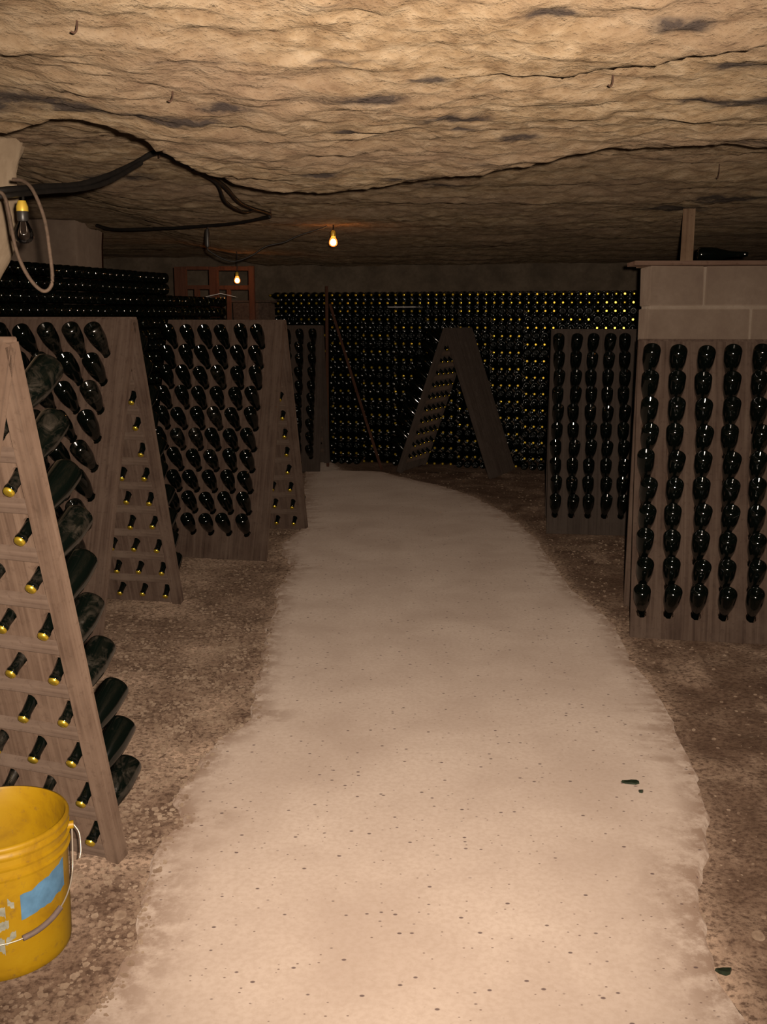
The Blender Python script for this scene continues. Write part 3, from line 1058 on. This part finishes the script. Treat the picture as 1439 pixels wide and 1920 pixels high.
def stack(name, p0, d, ncol, layers, cap_rule, single, lab, mass_label, group, z0=0.0, rear0=0):
    """p0: left end of the face seen from the aisle, d: unit vector along it, bottles lie straight back from it"""
    d = Vector((d[0], d[1], 0)).normalized()
    inw = Vector((-d.y, d.x, 0))
    MV, MF, CV, CF, base = [], [], [], [], 0
    for k in range(layers):
        for c in range(ncol):
            if callable(cap_rule[1]) and not cap_rule[1](k, c):
                continue
            capout = cap_rule[0](k, c)
            p = Vector((p0[0], p0[1], z0 + 0.046 + k * 0.0925)) + d * ((c + 0.5) * 0.0955 + random.uniform(-.0015, .0015))
            back = random.uniform(0, .014)
            jit = Vector((0, 0, random.uniform(-.005, .005))) + d * random.uniform(-.008, .008)
            a = (inw + jit) if capout else (-inw + jit)
            p = p + inw * (back if capout else 0.30 + back)
            mw = axis_matrix(p, a, random.uniform(0, 6.28))
            if single(k, c):
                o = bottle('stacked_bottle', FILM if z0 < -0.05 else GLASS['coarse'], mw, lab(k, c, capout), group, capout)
                STACKED.append((name, k, c, o.name))
            else:
                m3 = np.array(mw)
                i = len(MV) * len(LV)
                MV.append(LV @ m3[:3, :3].T + m3[:3, 3])
                MF += [tuple(q + i for q in f) for f in LF]
                if capout:
                    i = len(CV)
                    CV += [tuple(mw @ Vector(q)) for q in CAPV]
                    CF += [tuple(q + i for q in f) for f in CAPF]
    for k in range(rear0, layers):
        for c in range(ncol - 1):
            if callable(cap_rule[1]) and not (cap_rule[1](k, c) and cap_rule[1](min(k + 1, layers - 1), c + 1)):
                continue
            p = Vector((p0[0], p0[1], z0 + 0.046 + (k + (0.5 if k < layers - 1 else 0)) * 0.0925)) + d * ((c + 1) * 0.0955) + inw * 0.63
            m3 = np.array(axis_matrix(p, -inw, 0.3))
            i = len(MV) * len(LV)
            MV.append(LV @ m3[:3, :3].T + m3[:3, 3])
            MF += [tuple(q + i for q in f) for f in LF]
    if MV:
        me = bpy.data.meshes.new(name)
        A = np.concatenate(MV)
        me.from_pydata(A.tolist() + [tuple(q) for q in CV], [], MF + [tuple(q + len(A) for q in f) for f in CF])
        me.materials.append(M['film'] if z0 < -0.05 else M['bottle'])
        me.materials.append(M['cap'])
        nb = len(MF)
        for i, p in enumerate(me.polygons):
            p.use_smooth = i < nb
            p.material_index = 0 if i < nb else 1
        o = link(name, me, None)
        tag(o, mass_label, 'bottles', kind='stuff')


YAW = R(14)
BD = (math.cos(YAW), -math.sin(YAW))
B0 = (1.78 - 3.27 * BD[0], 11.75 - 3.27 * BD[1])
NB = 47
SHOW = {}
#SHOW_TABLE
SHOW = {k: {divmod(t, 100) for t in v} for k, v in {'back': [9, 11, 24, 25, 26, 32, 112, 115, 121, 122, 123, 131, 209, 210, 211, 224, 225, 233, 234, 314, 315, 322, 323, 331, 409, 410, 411, 424, 425, 432, 433, 434, 513, 514, 515, 522, 523, 524, 611, 632, 713, 715, 723, 724, 730, 732, 808, 810, 829, 912, 915, 916, 929, 930, 1114, 1115, 1117, 1128, 1129, 1130, 1211, 1216, 1217, 1312, 1315, 1411, 1414, 1419, 1427, 1428, 1432, 1433, 1434, 1512, 1514, 1515, 1518, 1528, 1530, 1610, 1611, 1614, 1616, 1617, 1618, 1619, 1627, 1628, 1632, 1633, 1714, 1715, 1717, 1728, 1729, 1730, 1731, 1803, 1809, 1811, 1812, 1816, 1817, 1818, 1819, 1822, 1824, 1825, 1826, 1827, 1828, 1829, 1833, 1834, 1835, 1836, 1838, 1840, 1842, 1843, 1906, 1909, 1912, 1913, 1914, 1915, 1916, 1920, 1921, 1922, 1923, 1924, 1925, 1926, 1928, 1929, 1930, 1931, 1932, 1933, 1936, 1937, 1938, 1939, 1940, 1944, 2004, 2005, 2010, 2011, 2014, 2015, 2016, 2019, 2020, 2021, 2022, 2024, 2025, 2027, 2030, 2032, 2033, 2037, 2038, 2039, 2040, 2043, 2102, 2104, 2108, 2110, 2111, 2115, 2117, 2120, 2121, 2124, 2125, 2127, 2128, 2129, 2132, 2134, 2135, 2136, 2137, 2138, 2140, 2141, 2142, 2144], 'left': [1224, 1225, 1325, 1424, 1425, 1524, 1525, 1624, 1625, 1723, 1725, 1804, 1805, 1806, 1807, 1808, 1809, 1810, 1811, 1812, 1813, 1814, 1815, 1816, 1817, 1818, 1819, 1820, 1821, 1822, 1823, 1824, 1825, 1826, 1827, 1829, 1904, 1905, 1906, 1907, 1908, 1909, 1910, 1911, 1912, 1913, 1914, 1915, 1916, 1917, 1918, 1919, 1920, 1921, 1922, 1924, 1925, 1926, 1927, 1928, 1930, 1931, 1934, 2004, 2005, 2006, 2007, 2008, 2009, 2010, 2011, 2012, 2013, 2014, 2015, 2016, 2017, 2018, 2019, 2020, 2021, 2022, 2023, 2024, 2026, 2027, 2105, 2106, 2107, 2108, 2109, 2111, 2112, 2113, 2114, 2115, 2116, 2117, 2118, 2119, 2120, 2121, 2122, 2123, 2124, 2125, 2126, 2127]}.items()}


def back_cap(k, c):
    if k >= 20:
        return True
    return ((NB - 1 - c + 1) // 4 + k) % 2 == 0


stack('mass_of_stacked_bottles', B0, BD, NB, 22, (back_cap, None), lambda k, c: (k, c) in SHOW.get('back', ()) if 'back' in SHOW else c >= 24,
      lambda k, c, cap: f'{"yellow-capped neck" if cap else "dark bottle base"} in back stack, {ordw(22 - k)} layer from top, {ordw(c + 1)} bottle from left end',
      'dark bottles stacked along the far left of the back wall, many yellow caps showing', 'bottles in the back stack', z0=-0.085)
LD = Vector((0.284, 0.959, 0)).normalized()
LP = (-2.5 - LD.x * 0.3, 6.8 - LD.y * 0.3)
NL = 40


def left_has(k, c):
    hi = c * 0.0955 < 2.62
    return k < 22 if hi else k < 20


stack('mass_of_lying_bottles', LP, LD, NL, 22, (lambda k, c: False, left_has), lambda k, c: (k, c) in SHOW.get('left', ()) if 'left' in SHOW else k >= 16,
      lambda k, c, cap: (f'bottle base in tall part of left stack, {ordw(22 - k)} layer down, {ordw(28 - c)} from far end' if c < 28 else
                          f'bottle base in low part of left stack, {ordw(20 - k)} layer down, {ordw(NL - c)} from far end'),
      'dark bottles lying in the left stack, lower layers behind the racks', 'bottles in the left stack', z0=-0.012, rear0=99)

# ------------------------------------------------------------------ block wall on the right with its plank and prop
BW = empty('block_wall', (1.60, 6.36, 0), R(-3))
tag(BW, kind='structure')
link('mortar', box_mesh('wall_mortar', 0.012, 1.9, 0.012, 0.29, -0.08, 1.946, 0.003), M['mortar'], BW)
ztop, row = 1.95, 0
while ztop > 0.0:
    x = 0.0
    first = True
    while x < 1.9:
        w_ = 0.335 if (first and row % 2 == 0) else 0.62
        x1 = min(x + w_, 1.9)
        link('block', box_mesh('wall_block', x, x1 - 0.014, 0.0, 0.30, max(ztop - 0.232, -0.08), ztop, 0.006, 0.003), M['block'], BW)
        x, first = x1, False
    ztop -= 0.25
    row += 1
PL = empty('plank', (1.60, 6.36, 1.955), R(-3))
tag(PL, 'long warm brown plank lying on top of the pale block wall', 'plank')
link('plank_board', box_mesh('plank_board', -0.105, 1.85, -0.07, 0.20, 0.0, 0.024, 0.003), M['plank'], PL)
link('plank_board', box_mesh('plank_board_rear', -0.02, 1.85, 0.203, 0.36, 0.0, 0.022, 0.003), M['post'], PL)
PO = link('prop_post', box_mesh('prop_post', -0.036, 0.036, -0.03, 0.03, 0.0, 0.325, 0.004, 0.002), M['post'])
PO.location = (1.86, 6.53, 1.979)
PO.rotation_euler = (0, R(0.5), R(-12))
tag(PO, 'short wooden prop post wedged between the plank and the ceiling', 'post')
bottle('lying_bottle', GLASS['fine'], axis_matrix((2.20, 6.42, 2.024), (-1, 0.12, 0), 1.0), 'single dark green bottle lying on the plank above the block wall', None, False)

# ------------------------------------------------------------------ yellow bucket
BUX, BUY = -1.024, 2.525
BK = empty('bucket', (BUX, BUY, -0.008), 0)
tag(BK, 'dirty yellow plastic bucket with a blue label, on the soil before nearest rack', 'bucket')


def mat_bucket():
    m = NT('yellow_plastic')
    m.k = (0.80, 0.68, 0.5)
    c = m.coords('Object')
    n1 = m.noise(c, 9, 6, 0.65, 0.5)
    n2 = m.noise(c, 40, 5, 0.7)
    base = m.ramp(n1, [(0.3, (0.58, 0.36, 0.015)), (0.5, (0.80, 0.53, 0.012)), (0.7, (0.86, 0.6, 0.02))])
    base = m.mix(m.ramp(n2, [(0.58, g(0)), (0.75, g(0.6))]), base, (0.30, 0.19, 0.10))
    m.set(Base_Color=base, Roughness=0.5)
    m.p.inputs['Specular IOR Level'].default_value = 0.35
    return m.m


M['bucket'] = mat_bucket()
M['bucket_dust'] = mat_plain('bucket_dust', (0.34, 0.24, 0.12), 0.95, 0, 0.1, 0.35, 18)
M['label_blue'] = mat_plain('faded_blue_label', (0.16, 0.36, 0.60), 0.6, 0, 0.3, 0.22, 25)
M['label_pale'] = mat_plain('worn_pale_print', (0.50, 0.50, 0.40), 0.7, 0, 0.2, 0.3, 60)
M['grip'] = mat_plain('grey_grip', (0.26, 0.19, 0.17), 0.6, 0, 0.3, 0.2, 40)


def br(z):
    return 0.177 + (0.181 - 0.177) * z / 0.365


prof = [(0.0, 0.004), (0.166, 0.004), (0.172, 0.0), (0.176, 0.006)]
prof += [(br(z), z) for z in (0.02, 0.06, 0.12, 0.18, 0.24, 0.268)]
for zr in (0.272, 0.300, 0.328):
    prof += [(br(zr), zr), (br(zr) + 0.0065, zr + 0.003), (br(zr) + 0.0075, zr + 0.009), (br(zr) + 0.001, zr + 0.013)]
prof += [(br(0.352), 0.352), (br(0.352) + 0.007, 0.354), (br(0.36) + 0.008, 0.361), (br(0.36) + 0.005, 0.367), (br(0.36) - 0.001, 0.368), (br(0.36) - 0.004, 0.362)]
prof += [(br(z) - 0.004, z) for z in (0.30, 0.2, 0.1, 0.02)] + [(0.166, 0.010), (0.0, 0.010)]
link('body', lathe_mesh('bucket_body', prof, 64, smooth_angle=55), M['bucket'], BK)
du = lathe_mesh('bucket_residue', [(0.0, 0.034), (0.07, 0.038), (0.13, 0.033), (br(0.03) - 0.006, 0.028), (br(0.02) - 0.007, 0.0115), (0.0, 0.0105)], 40, smooth_angle=60)
for q in du.vertices:
    q.co.z += 0.004 * float(fbm(np.array([q.co.x * 30]), np.array([q.co.y * 30]), 3, 91)[0]) if q.co.z > 0.02 else 0
link('residue', du, M['bucket_dust'], BK)


def patch(name, a0, a1, z00, z01, z10, z11, mat, off=0.0012, na=14, nz=3, ragged=0.0):
    """curved sticker on the bucket's side; heights at the a0 edge (z00 low, z01 high) and the a1 edge"""
    V, F = [], []
    for i in range(na + 1):
        t = i / na
        a = R(a0 + (a1 - a0) * t)
        lo_ = z00 + (z10 - z00) * t + random.uniform(-ragged, ragged)
        hi_ = z01 + (z11 - z01) * t + random.uniform(-ragged, ragged)
        for j in range(nz + 1):
            z = lo_ + (hi_ - lo_) * j / nz
            for o_ in (0.0002, off):
                r_ = br(z) + o_
                V.append((r_ * math.cos(a), r_ * math.sin(a), z))
    st = 2 * (nz + 1)
    for i in range(na):
        for j in range(nz):
            b = i * st + 2 * j
            F.append((b + 1, b + st + 1, b + st + 3, b + 3))
            F.append((b, b + 2, b + st + 2, b + st))
    for i in range(na):
        for b in (i * st, i * st + 2 * nz):
            F.append((b, b + st, b + st + 1, b + 1))
    for e in (0, na * st):
        for j in range(nz):
            F.append((e + 2 * j, e + 2 * j + 1, e + 2 * j + 3, e + 2 * j + 2))
    return link(name, pydata(name, V, F, True, 40), mat, BK)


tag(patch('label', -53, -6, 0.155, 0.225, 0.185, 0.262, M['label_blue'], ragged=0.004), 'faded blue label with a torn lower edge')
for q in ((-72, -65, 0.185, 0.215, 0.178, 0.206), (-70, -63, 0.14, 0.165, 0.15, 0.172), (-66, -58, 0.10, 0.118, 0.12, 0.138), (-72, -67, 0.09, 0.13, 0.075, 0.12), (-63, -58, 0.205, 0.225, 0.2, 0.215)):
    tag(patch('worn_print', *q, M['label_pale'], 0.0008, 6, 2, 0.004), 'worn pale print')
# wire bail hanging down the front with a plastic grip
A0, A1 = 16.0, -152.0
bail = []
for i in range(25):
    t = i / 24
    a = R(A0 + (A1 - A0) * t)
    z = 0.318 - 0.205 * math.sin(math.pi * t) ** 0.34
    r_ = br(z) + 0.0125
    bail.append((r_ * math.cos(a), r_ * math.sin(a), z))
hb = link('bail', tube_mesh('bucket_bail', bail, 0.0022, 8, 3), M['steel'], BK)
link('grip', tube_mesh('bail_grip', bail[5:11], 0.0075, 12, 3), M['grip'], hb)
for a in (A0, A1):
    c_, s_ = math.cos(R(a)), math.sin(R(a))
    link('ear', tube_mesh('bucket_ear', [((br(.318) + o_) * c_, (br(.318) + o_) * s_, 0.318) for o_ in (-0.001, 0.006, 0.017)], 0.011, 14, 2), M['bucket'], BK)
link('wire_end', tube_mesh('bail_wire_end', [(0.199 * math.cos(R(14)), 0.199 * math.sin(R(14)), 0.32), (0.212 * math.cos(R(11)), 0.212 * math.sin(R(11)), 0.30), (0.217 * math.cos(R(6)), 0.217 * math.sin(R(6)), 0.262), (0.215 * math.cos(R(3)), 0.215 * math.sin(R(3)), 0.243)], 0.002, 8, 6), M['steel'], BK)

# ------------------------------------------------------------------ cables and bulbs on the ceiling


def cz(x, y):
    return float(ceil_z(np.array([x]), np.array([y]))[0])


def thing_mesh(name, me, mat, label, cat, group=None):
    o = link(name, me, mat)
    tag(o, label, cat, group)
    return o


main = [(-1.62, 3.22, 1.985), (-1.40, 3.25, 2.01), (-1.177, 3.3, 2.032), (-1.115, 3.5, 2.066), (-1.055, 3.72, 2.10), (-1.0, 3.9, 2.152), (-.94, 4.08, 2.22), (-.874, 4.2, 2.278)]
main += [(-.83, 4.45, 2.272), (-.799, 4.7, 2.276), (-.765, 5.15, 2.268), (-.778, 5.9, 2.262), (-.696, 6.57, 2.272)]
ca = thing_mesh('cable', tube_mesh('main_cable', main, 0.0105, 8, 8, 0.06), M['cable'], 'thick black cable sagging from the left pillar to hooks on the ceiling', 'cable')
link('strand', tube_mesh('cable_strand', [(-.815, 4.6, 2.27), (-.775, 5.0, 2.262), (-.80, 5.45, 2.225), (-.775, 5.95, 2.225), (-.745, 6.25, 2.262), (-.70, 6.58, 2.272)], 0.008, 7, 8, 0.1), M['cable'], ca)
link('strand', tube_mesh('cable_strand_near', [(-1.45, 3.22, 1.99), (-1.177, 3.28, 2.012), (-1.11, 3.49, 2.05), (-1.04, 3.74, 2.09), (-.99, 3.9, 2.135), (-.92, 4.1, 2.225)], 0.009, 7, 8, 0.1), M['cable'], ca)
for (x, y, z) in ((-.874, 4.2, 2.285), (-.799, 4.7, 2.287), (-.696, 6.6, 2.28)):
    k = bpy.data.objects.new('cable_hook', None)
    zc = cz(x, y)
    me = tube_mesh('cable_hook', [(x, y + .012, zc + .02), (x, y + .014, z - .006), (x + .004, y, z - .024), (x + .008, y - .016, z - .008)], 0.004, 7, 5)
    bpy.data.objects.remove(k)
    link('hook', me, M['iron'], ca)
far = [(-.70, 6.62, 2.262), (-.94, 7.0, 2.258), (-1.215, 7.4, 2.272), (-1.611, 7.7, 2.278), (-2.0, 7.95, 2.292), (-2.25, 8.4, 2.36)]
thing_mesh('cable', tube_mesh('far_cable', far, 0.011, 8, 8, 0.12), M['cable'], 'thin black cable running left across the far ceiling to the squared pillar', 'cable')
thing_mesh('cable', tube_mesh('bulb_feed', [(-1.215, 7.4, 2.27), (-1.218, 7.4, 2.2), (-1.224, 7.4, 2.133), (-1.213, 7.4, 2.105), (-1.13, 7.43, 2.055), (-1.045, 7.45, 2.035), (-.93, 7.48, 2.075), (-.824, 7.5, 2.14), (-.7, 7.52, 2.17), (-.6, 7.53, 2.215), (-.45, 7.55, 2.262), (-.40, 7.55, 2.283)], 0.0055, 7, 8, 0.1),
           M['cable'], 'slack thin cord drooping across the ceiling to the hanging lit bulb', 'cord')
sk = thing_mesh('junction_socket', lathe_mesh('junction_socket', [(0, 0), (.016, .002), (.019, .02), (.017, .09), (.012, .12), (0, .122)], 14), M['socket'], 'black socket hanging from the far cable, left of the lit bulb', 'socket')
sk.location = (-1.22, 7.392, 2.128)
loop = [(-1.24, 3.27, 2.034), (-1.177, 3.27, 2.026), (-1.15, 3.27, 2.012), (-1.135, 3.26, 1.962), (-1.116, 3.25, 1.85), (-1.078, 3.24, 1.767), (-1.035, 3.235, 1.728), (-1.009, 3.24, 1.757), (-1.018, 3.26, 1.851), (-1.038, 3.29, 1.948), (-1.072, 3.31, 2.028), (-1.11, 3.34, 2.062), (-1.15, 3.36, 2.07)]
thing_mesh('hanging_cord', tube_mesh('loop_cord', [(a - .0, b - .015, c) for a, b, c in loop], 0.0058, 9, 8, 0.04), M['cord'], 'brown cord hanging in a long loop beside the left pillar', 'cord')

def mat_shell():
    m = NT('warm_bulb_glass')
    em = m.n('ShaderNodeEmission')
    em.inputs[0].default_value = (1.0, 0.17, 0.025, 1)
    em.inputs[1].default_value = 5.0
    tr = m.n('ShaderNodeBsdfTransparent')
    mx = m.n('ShaderNodeMixShader')
    mx.inputs[0].default_value = 0.4
    m.l(tr.outputs[0], mx.inputs[1])
    m.l(em.outputs[0], mx.inputs[2])
    m.l(mx.outputs[0], m.t.nodes['Material Output'].inputs[0])
    return m.m


M['shell'] = mat_shell()
BULB = [(0.0, -0.062), (0.012, -0.0605), (0.022, -0.055), (0.0285, -0.045), (0.030, -0.034), (0.0275, -0.021), (0.021, -0.008), (0.015, 0.004), (0.0132, 0.012)]
SOCK = [(0.0, 0.006), (0.0155, 0.006), (0.0175, 0.012), (0.0175, 0.036), (0.013, 0.046), (0.006, 0.052), (0.0, 0.053)]


def bulb(name, loc, glass, sock, label, top, scale=1.0, extra=()):
    e = empty(name, loc)
    e.scale = (scale,) * 3
    tag(e, label, 'light bulb')
    link('glass_bulb', lathe_mesh('bulb_glass', BULB, 28, smooth_angle=70), glass, e)
    link('socket', lathe_mesh('bulb_socket', SOCK, 20, smooth_angle=40), sock, e)
    if glass is M['shell']:
        link('filament', lathe_mesh('bulb_core', [(0, -0.055), (0.010, -0.0525), (0.018, -0.045), (0.021, -0.034), (0.018, -0.022), (0.010, -0.012), (0, -0.009)], 16), M['glow'], e)
    t = (Vector(top) - Vector(loc)) / scale
    link('cord', tube_mesh('bulb_cord', [(0, 0, 0.05), (t.x * .4 + .004, t.y * .4, 0.05 + (t.z - .05) * .5), tuple(t)], 0.004 / scale, 7, 6), M['cable'], e)
    return e


bulb('light_bulb', (-0.357, 7.57, 2.205), M['shell'], M['brass'], 'lit bulb glowing orange-white close under the ceiling above the path', (-0.362, 7.60, cz(-.362, 7.60) + .01))
bulb('light_bulb', (-1.467, 10.62, 2.045), M['shell'], M['brass'], 'smaller lit bulb farther back before the reddish timber frame', (-1.467, 10.62, cz(-1.467, 10.62) + .01))
gm = NT('clear_bulb_glass')
fr_ = gm.n('ShaderNodeFresnel')
fr_.inputs[0].default_value = 1.6
gl_ = gm.n('ShaderNodeBsdfGlossy')
gl_.inputs['Roughness'].default_value = 0.06
tr_ = gm.n('ShaderNodeBsdfTransparent')
tr_.inputs[0].default_value = (0.8, 0.78, 0.78, 1)
mx_ = gm.n('ShaderNodeMixShader')
gm.l(fr_.outputs[0], mx_.inputs[0])
gm.l(tr_.outputs[0], mx_.inputs[1])
gm.l(gl_.outputs[0], mx_.inputs[2])
gm.l(mx_.outputs[0], gm.t.nodes['Material Output'].inputs[0])
ub = bulb('light_bulb', (-1.132, 3.36, 1.94), gm.m, M['socket'], 'unlit clear bulb hanging beside the left pillar, above the cord loop', (-1.14, 3.39, 2.045), 1.0)
link('collar', lathe_mesh('bulb_collar', [(0.0, 0.036), (0.0185, 0.036), (0.0185, 0.05), (0.012, 0.068), (0, 0.07)], 16), M['brass'], ub)
link('filament', tube_mesh('bulb_filament', [(-.008, 0, .004), (-.010, 0, -.028), (-.004, .004, -.034), (.004, -.004, -.034), (.010, 0, -.028), (.008, 0, .004)], 0.0007, 6, 5), M['steel'], ub)

for i, (x, y, ln, lab) in enumerate(((-.515, 1.86, .018, 'rusty bent nail in the ceiling at the top left of the view'), (-.463, 2.4, .022, 'tiny rusty nail in the pale ceiling above the cable'),
                                     (.481, 2.3, .022, 'tiny rusty nail beside the ceiling crack on the right'), (1.43, 4.6, .06, 'dark iron hook hanging from the ceiling on the far right'))):
    z = cz(x, y)
    me = tube_mesh('ceiling_nail', [(x, y, z + .02), (x, y - .002, z - ln * .5), (x - .004, y - .004, z - ln), (x - .010, y - .006, z - ln * .92)], 0.0018, 7, 5)
    thing_mesh('ceiling_nail' if ln < .05 else 'ceiling_hook', me, M['iron'], lab, 'nail' if ln < .05 else 'hook')

# ------------------------------------------------------------------ timber and oddments at the back
FR = empty('timber_frame', (0, 0, 0))
tag(FR, 'reddish timber frame with square openings behind the left bottle stack', 'frame')
for nm, x0, x1, z0, z1 in (('post', -2.155, -2.03, -.03, 2.16), ('post', -1.795, -1.705, -.03, 2.16), ('post', -1.39, -1.33, -.03, 2.17), ('rail', -1.704, -1.391, 2.125, 2.165), ('rail', -2.029, -1.796, 2.13, 2.165),
                           ('rail', -2.029, -1.796, 1.935, 1.975), ('rail', -1.704, -1.391, 1.93, 1.97), ('stud', -1.95, -1.90, 1.60, 1.934), ('stud', -1.62, -1.58, 1.60, 1.929), ('rail', -2.029, -1.796, 1.56, 1.6), ('rail', -1.704, -1.391, 1.56, 1.6)):
    link(nm, box_mesh('frame_' + nm, x0, x1, 10.9, 10.97, z0, z1, 0.004, 0.003), M['redwood'], FR)
BX = empty('wooden_bin', (-1.40, 11.42, -0.04), R(-4))
tag(BX, 'tall pale brown wooden bin behind the far left rack', 'bin')
for k in range(9):
    link('side_board', box_mesh('bin_board', -.19, .19, -.20, -.18, k * .205, k * .205 + .2, .003, .002), M['wood'], BX)
    link('side_board', box_mesh('bin_board_end', .17, .19, -.179, .20, k * .205, k * .205 + .2, .003, .002), M['wood'], BX)
link('top_board', box_mesh('bin_top', -.205, .215, -.215, .21, 1.846, 1.866, .003), M['wood'], BX)
cardv = [(-1.66, 9.86, 1.806 + .03), (-1.66, 9.98, 1.836), (-1.53, 9.92, 1.868), (-1.53, 10.04, 1.868), (-1.395, 9.98, 1.836), (-1.395, 10.1, 1.836)]
cm = pydata('folded_card', [v for v in cardv] + [(a, b, c + .004) for a, b, c in cardv],
            [(0, 1, 3, 2), (2, 3, 5, 4), (6, 8, 9, 7), (8, 10, 11, 9), (0, 2, 8, 6), (2, 4, 10, 8), (1, 7, 9, 3), (3, 9, 11, 5), (0, 6, 7, 1), (4, 5, 11, 10)])
thing_mesh('folded_card', cm, M['white'], 'small white folded card standing on the lower part of the left stack', 'card')
thing_mesh('pole', tube_mesh('upright_pole', [(-.655, 12.05, -.1), (-.652, 12.06, 1.0), (-.648, 12.08, 2.0)], .017, 10, 6, .05), M['redwood'], 'upright reddish pole before the back stack, beside the shadowy rack', 'pole')
thing_mesh('pole', tube_mesh('leaning_pole', [(-.02, 11.85, -.085), (-.33, 12.1, .86), (-.625, 12.31, 1.80)], .016, 10, 6, .05), M['redwood'], 'thin reddish pole leaning slantwise against the back stack', 'pole')
lt = thing_mesh('lath', box_mesh('pale_lath', -.165, .165, -.2, .1, -.004, .004, .001), M['white'], 'thin pale lath poking out between layers of the back stack', 'lath')
lt.matrix_world = Matrix.Translation((.27, 12.235, -.085 + .046 + 20.0 * .0925 - .0465)) @ Matrix.Rotation(R(-18), 4, 'Z')


def shard(name, outline, loc, lab, mat):
    n_ = len(outline)
    V = [(x, y, 0.0) for x, y in outline] + [(x * .92, y * .92, .006 + random.uniform(0, .006)) for x, y in outline]
    F = [tuple(range(n_))[::-1], tuple(range(n_, 2 * n_))] + [(i, (i + 1) % n_, n_ + (i + 1) % n_, n_ + i) for i in range(n_)]
    o = thing_mesh(name, pydata(name, V, F), mat, lab, 'scrap')
    o.location = loc
    return o


M['green'] = mat_plain('dark_green_scrap', (0.035, 0.05, 0.028), 0.35, 0, 0.5, 0.5, 60)
shard('green_scrap', [(-.034, .012), (-.012, .016), (.004, .022), (.024, .018), (.03, .002), (.014, -.008), (-.006, -.004), (-.022, .0)], (.885, 3.45, .012), 'dark green scrap lying near the right edge of the pale path', M['green'])
shard('green_scrap', [(-.007, .006), (.004, .008), (.009, 0), (.003, -.007), (-.006, -.004)], (.903, 3.385, .012), 'tiny green crumb just in front of the dark green scrap', M['green'])
shard('green_scrap', [(-.022, .008), (.0, .012), (.022, .01), (.012, -.008), (.0, -.014), (-.014, -.006)], (.868, 2.37, .012), 'dark green fragment at the path edge, nearest the bottom right corner', M['green'])

for i, (x, y, r_, lab) in enumerate(((-0.80, 2.16, .036, 'pinkish lump of chalk in the bottom left corner, in front of the bucket'), (-0.73, 2.25, .016, 'small pale lump of chalk between the bucket and the path'),
                                     (-0.745, 2.66, .018, 'pale lump of chalk just right of the yellow bucket'), (1.02, 2.55, .016, 'small pale lump on the dark soil near the bottom right corner'))):
    V = [tuple(np.array(q) * r_ * (1 + random.uniform(-.22, .22)) * np.array((1.2, .95, .7))) for q in ico_v]
    me = pydata('chalk_lump', V, [tuple(f) for f in ico_f])
    bm = bmesh.new()
    bm.from_mesh(me)
    bmesh.ops.subdivide_edges(bm, edges=bm.edges, cuts=1, smooth=0.6, fractal=0.25, seed=i)
    bm.to_mesh(me)
    bm.free()
    o = thing_mesh('chalk_lump', me, M['chip'], lab, 'stone', )
    o.location = (x, y, gz(x, y) + r_ * .45)
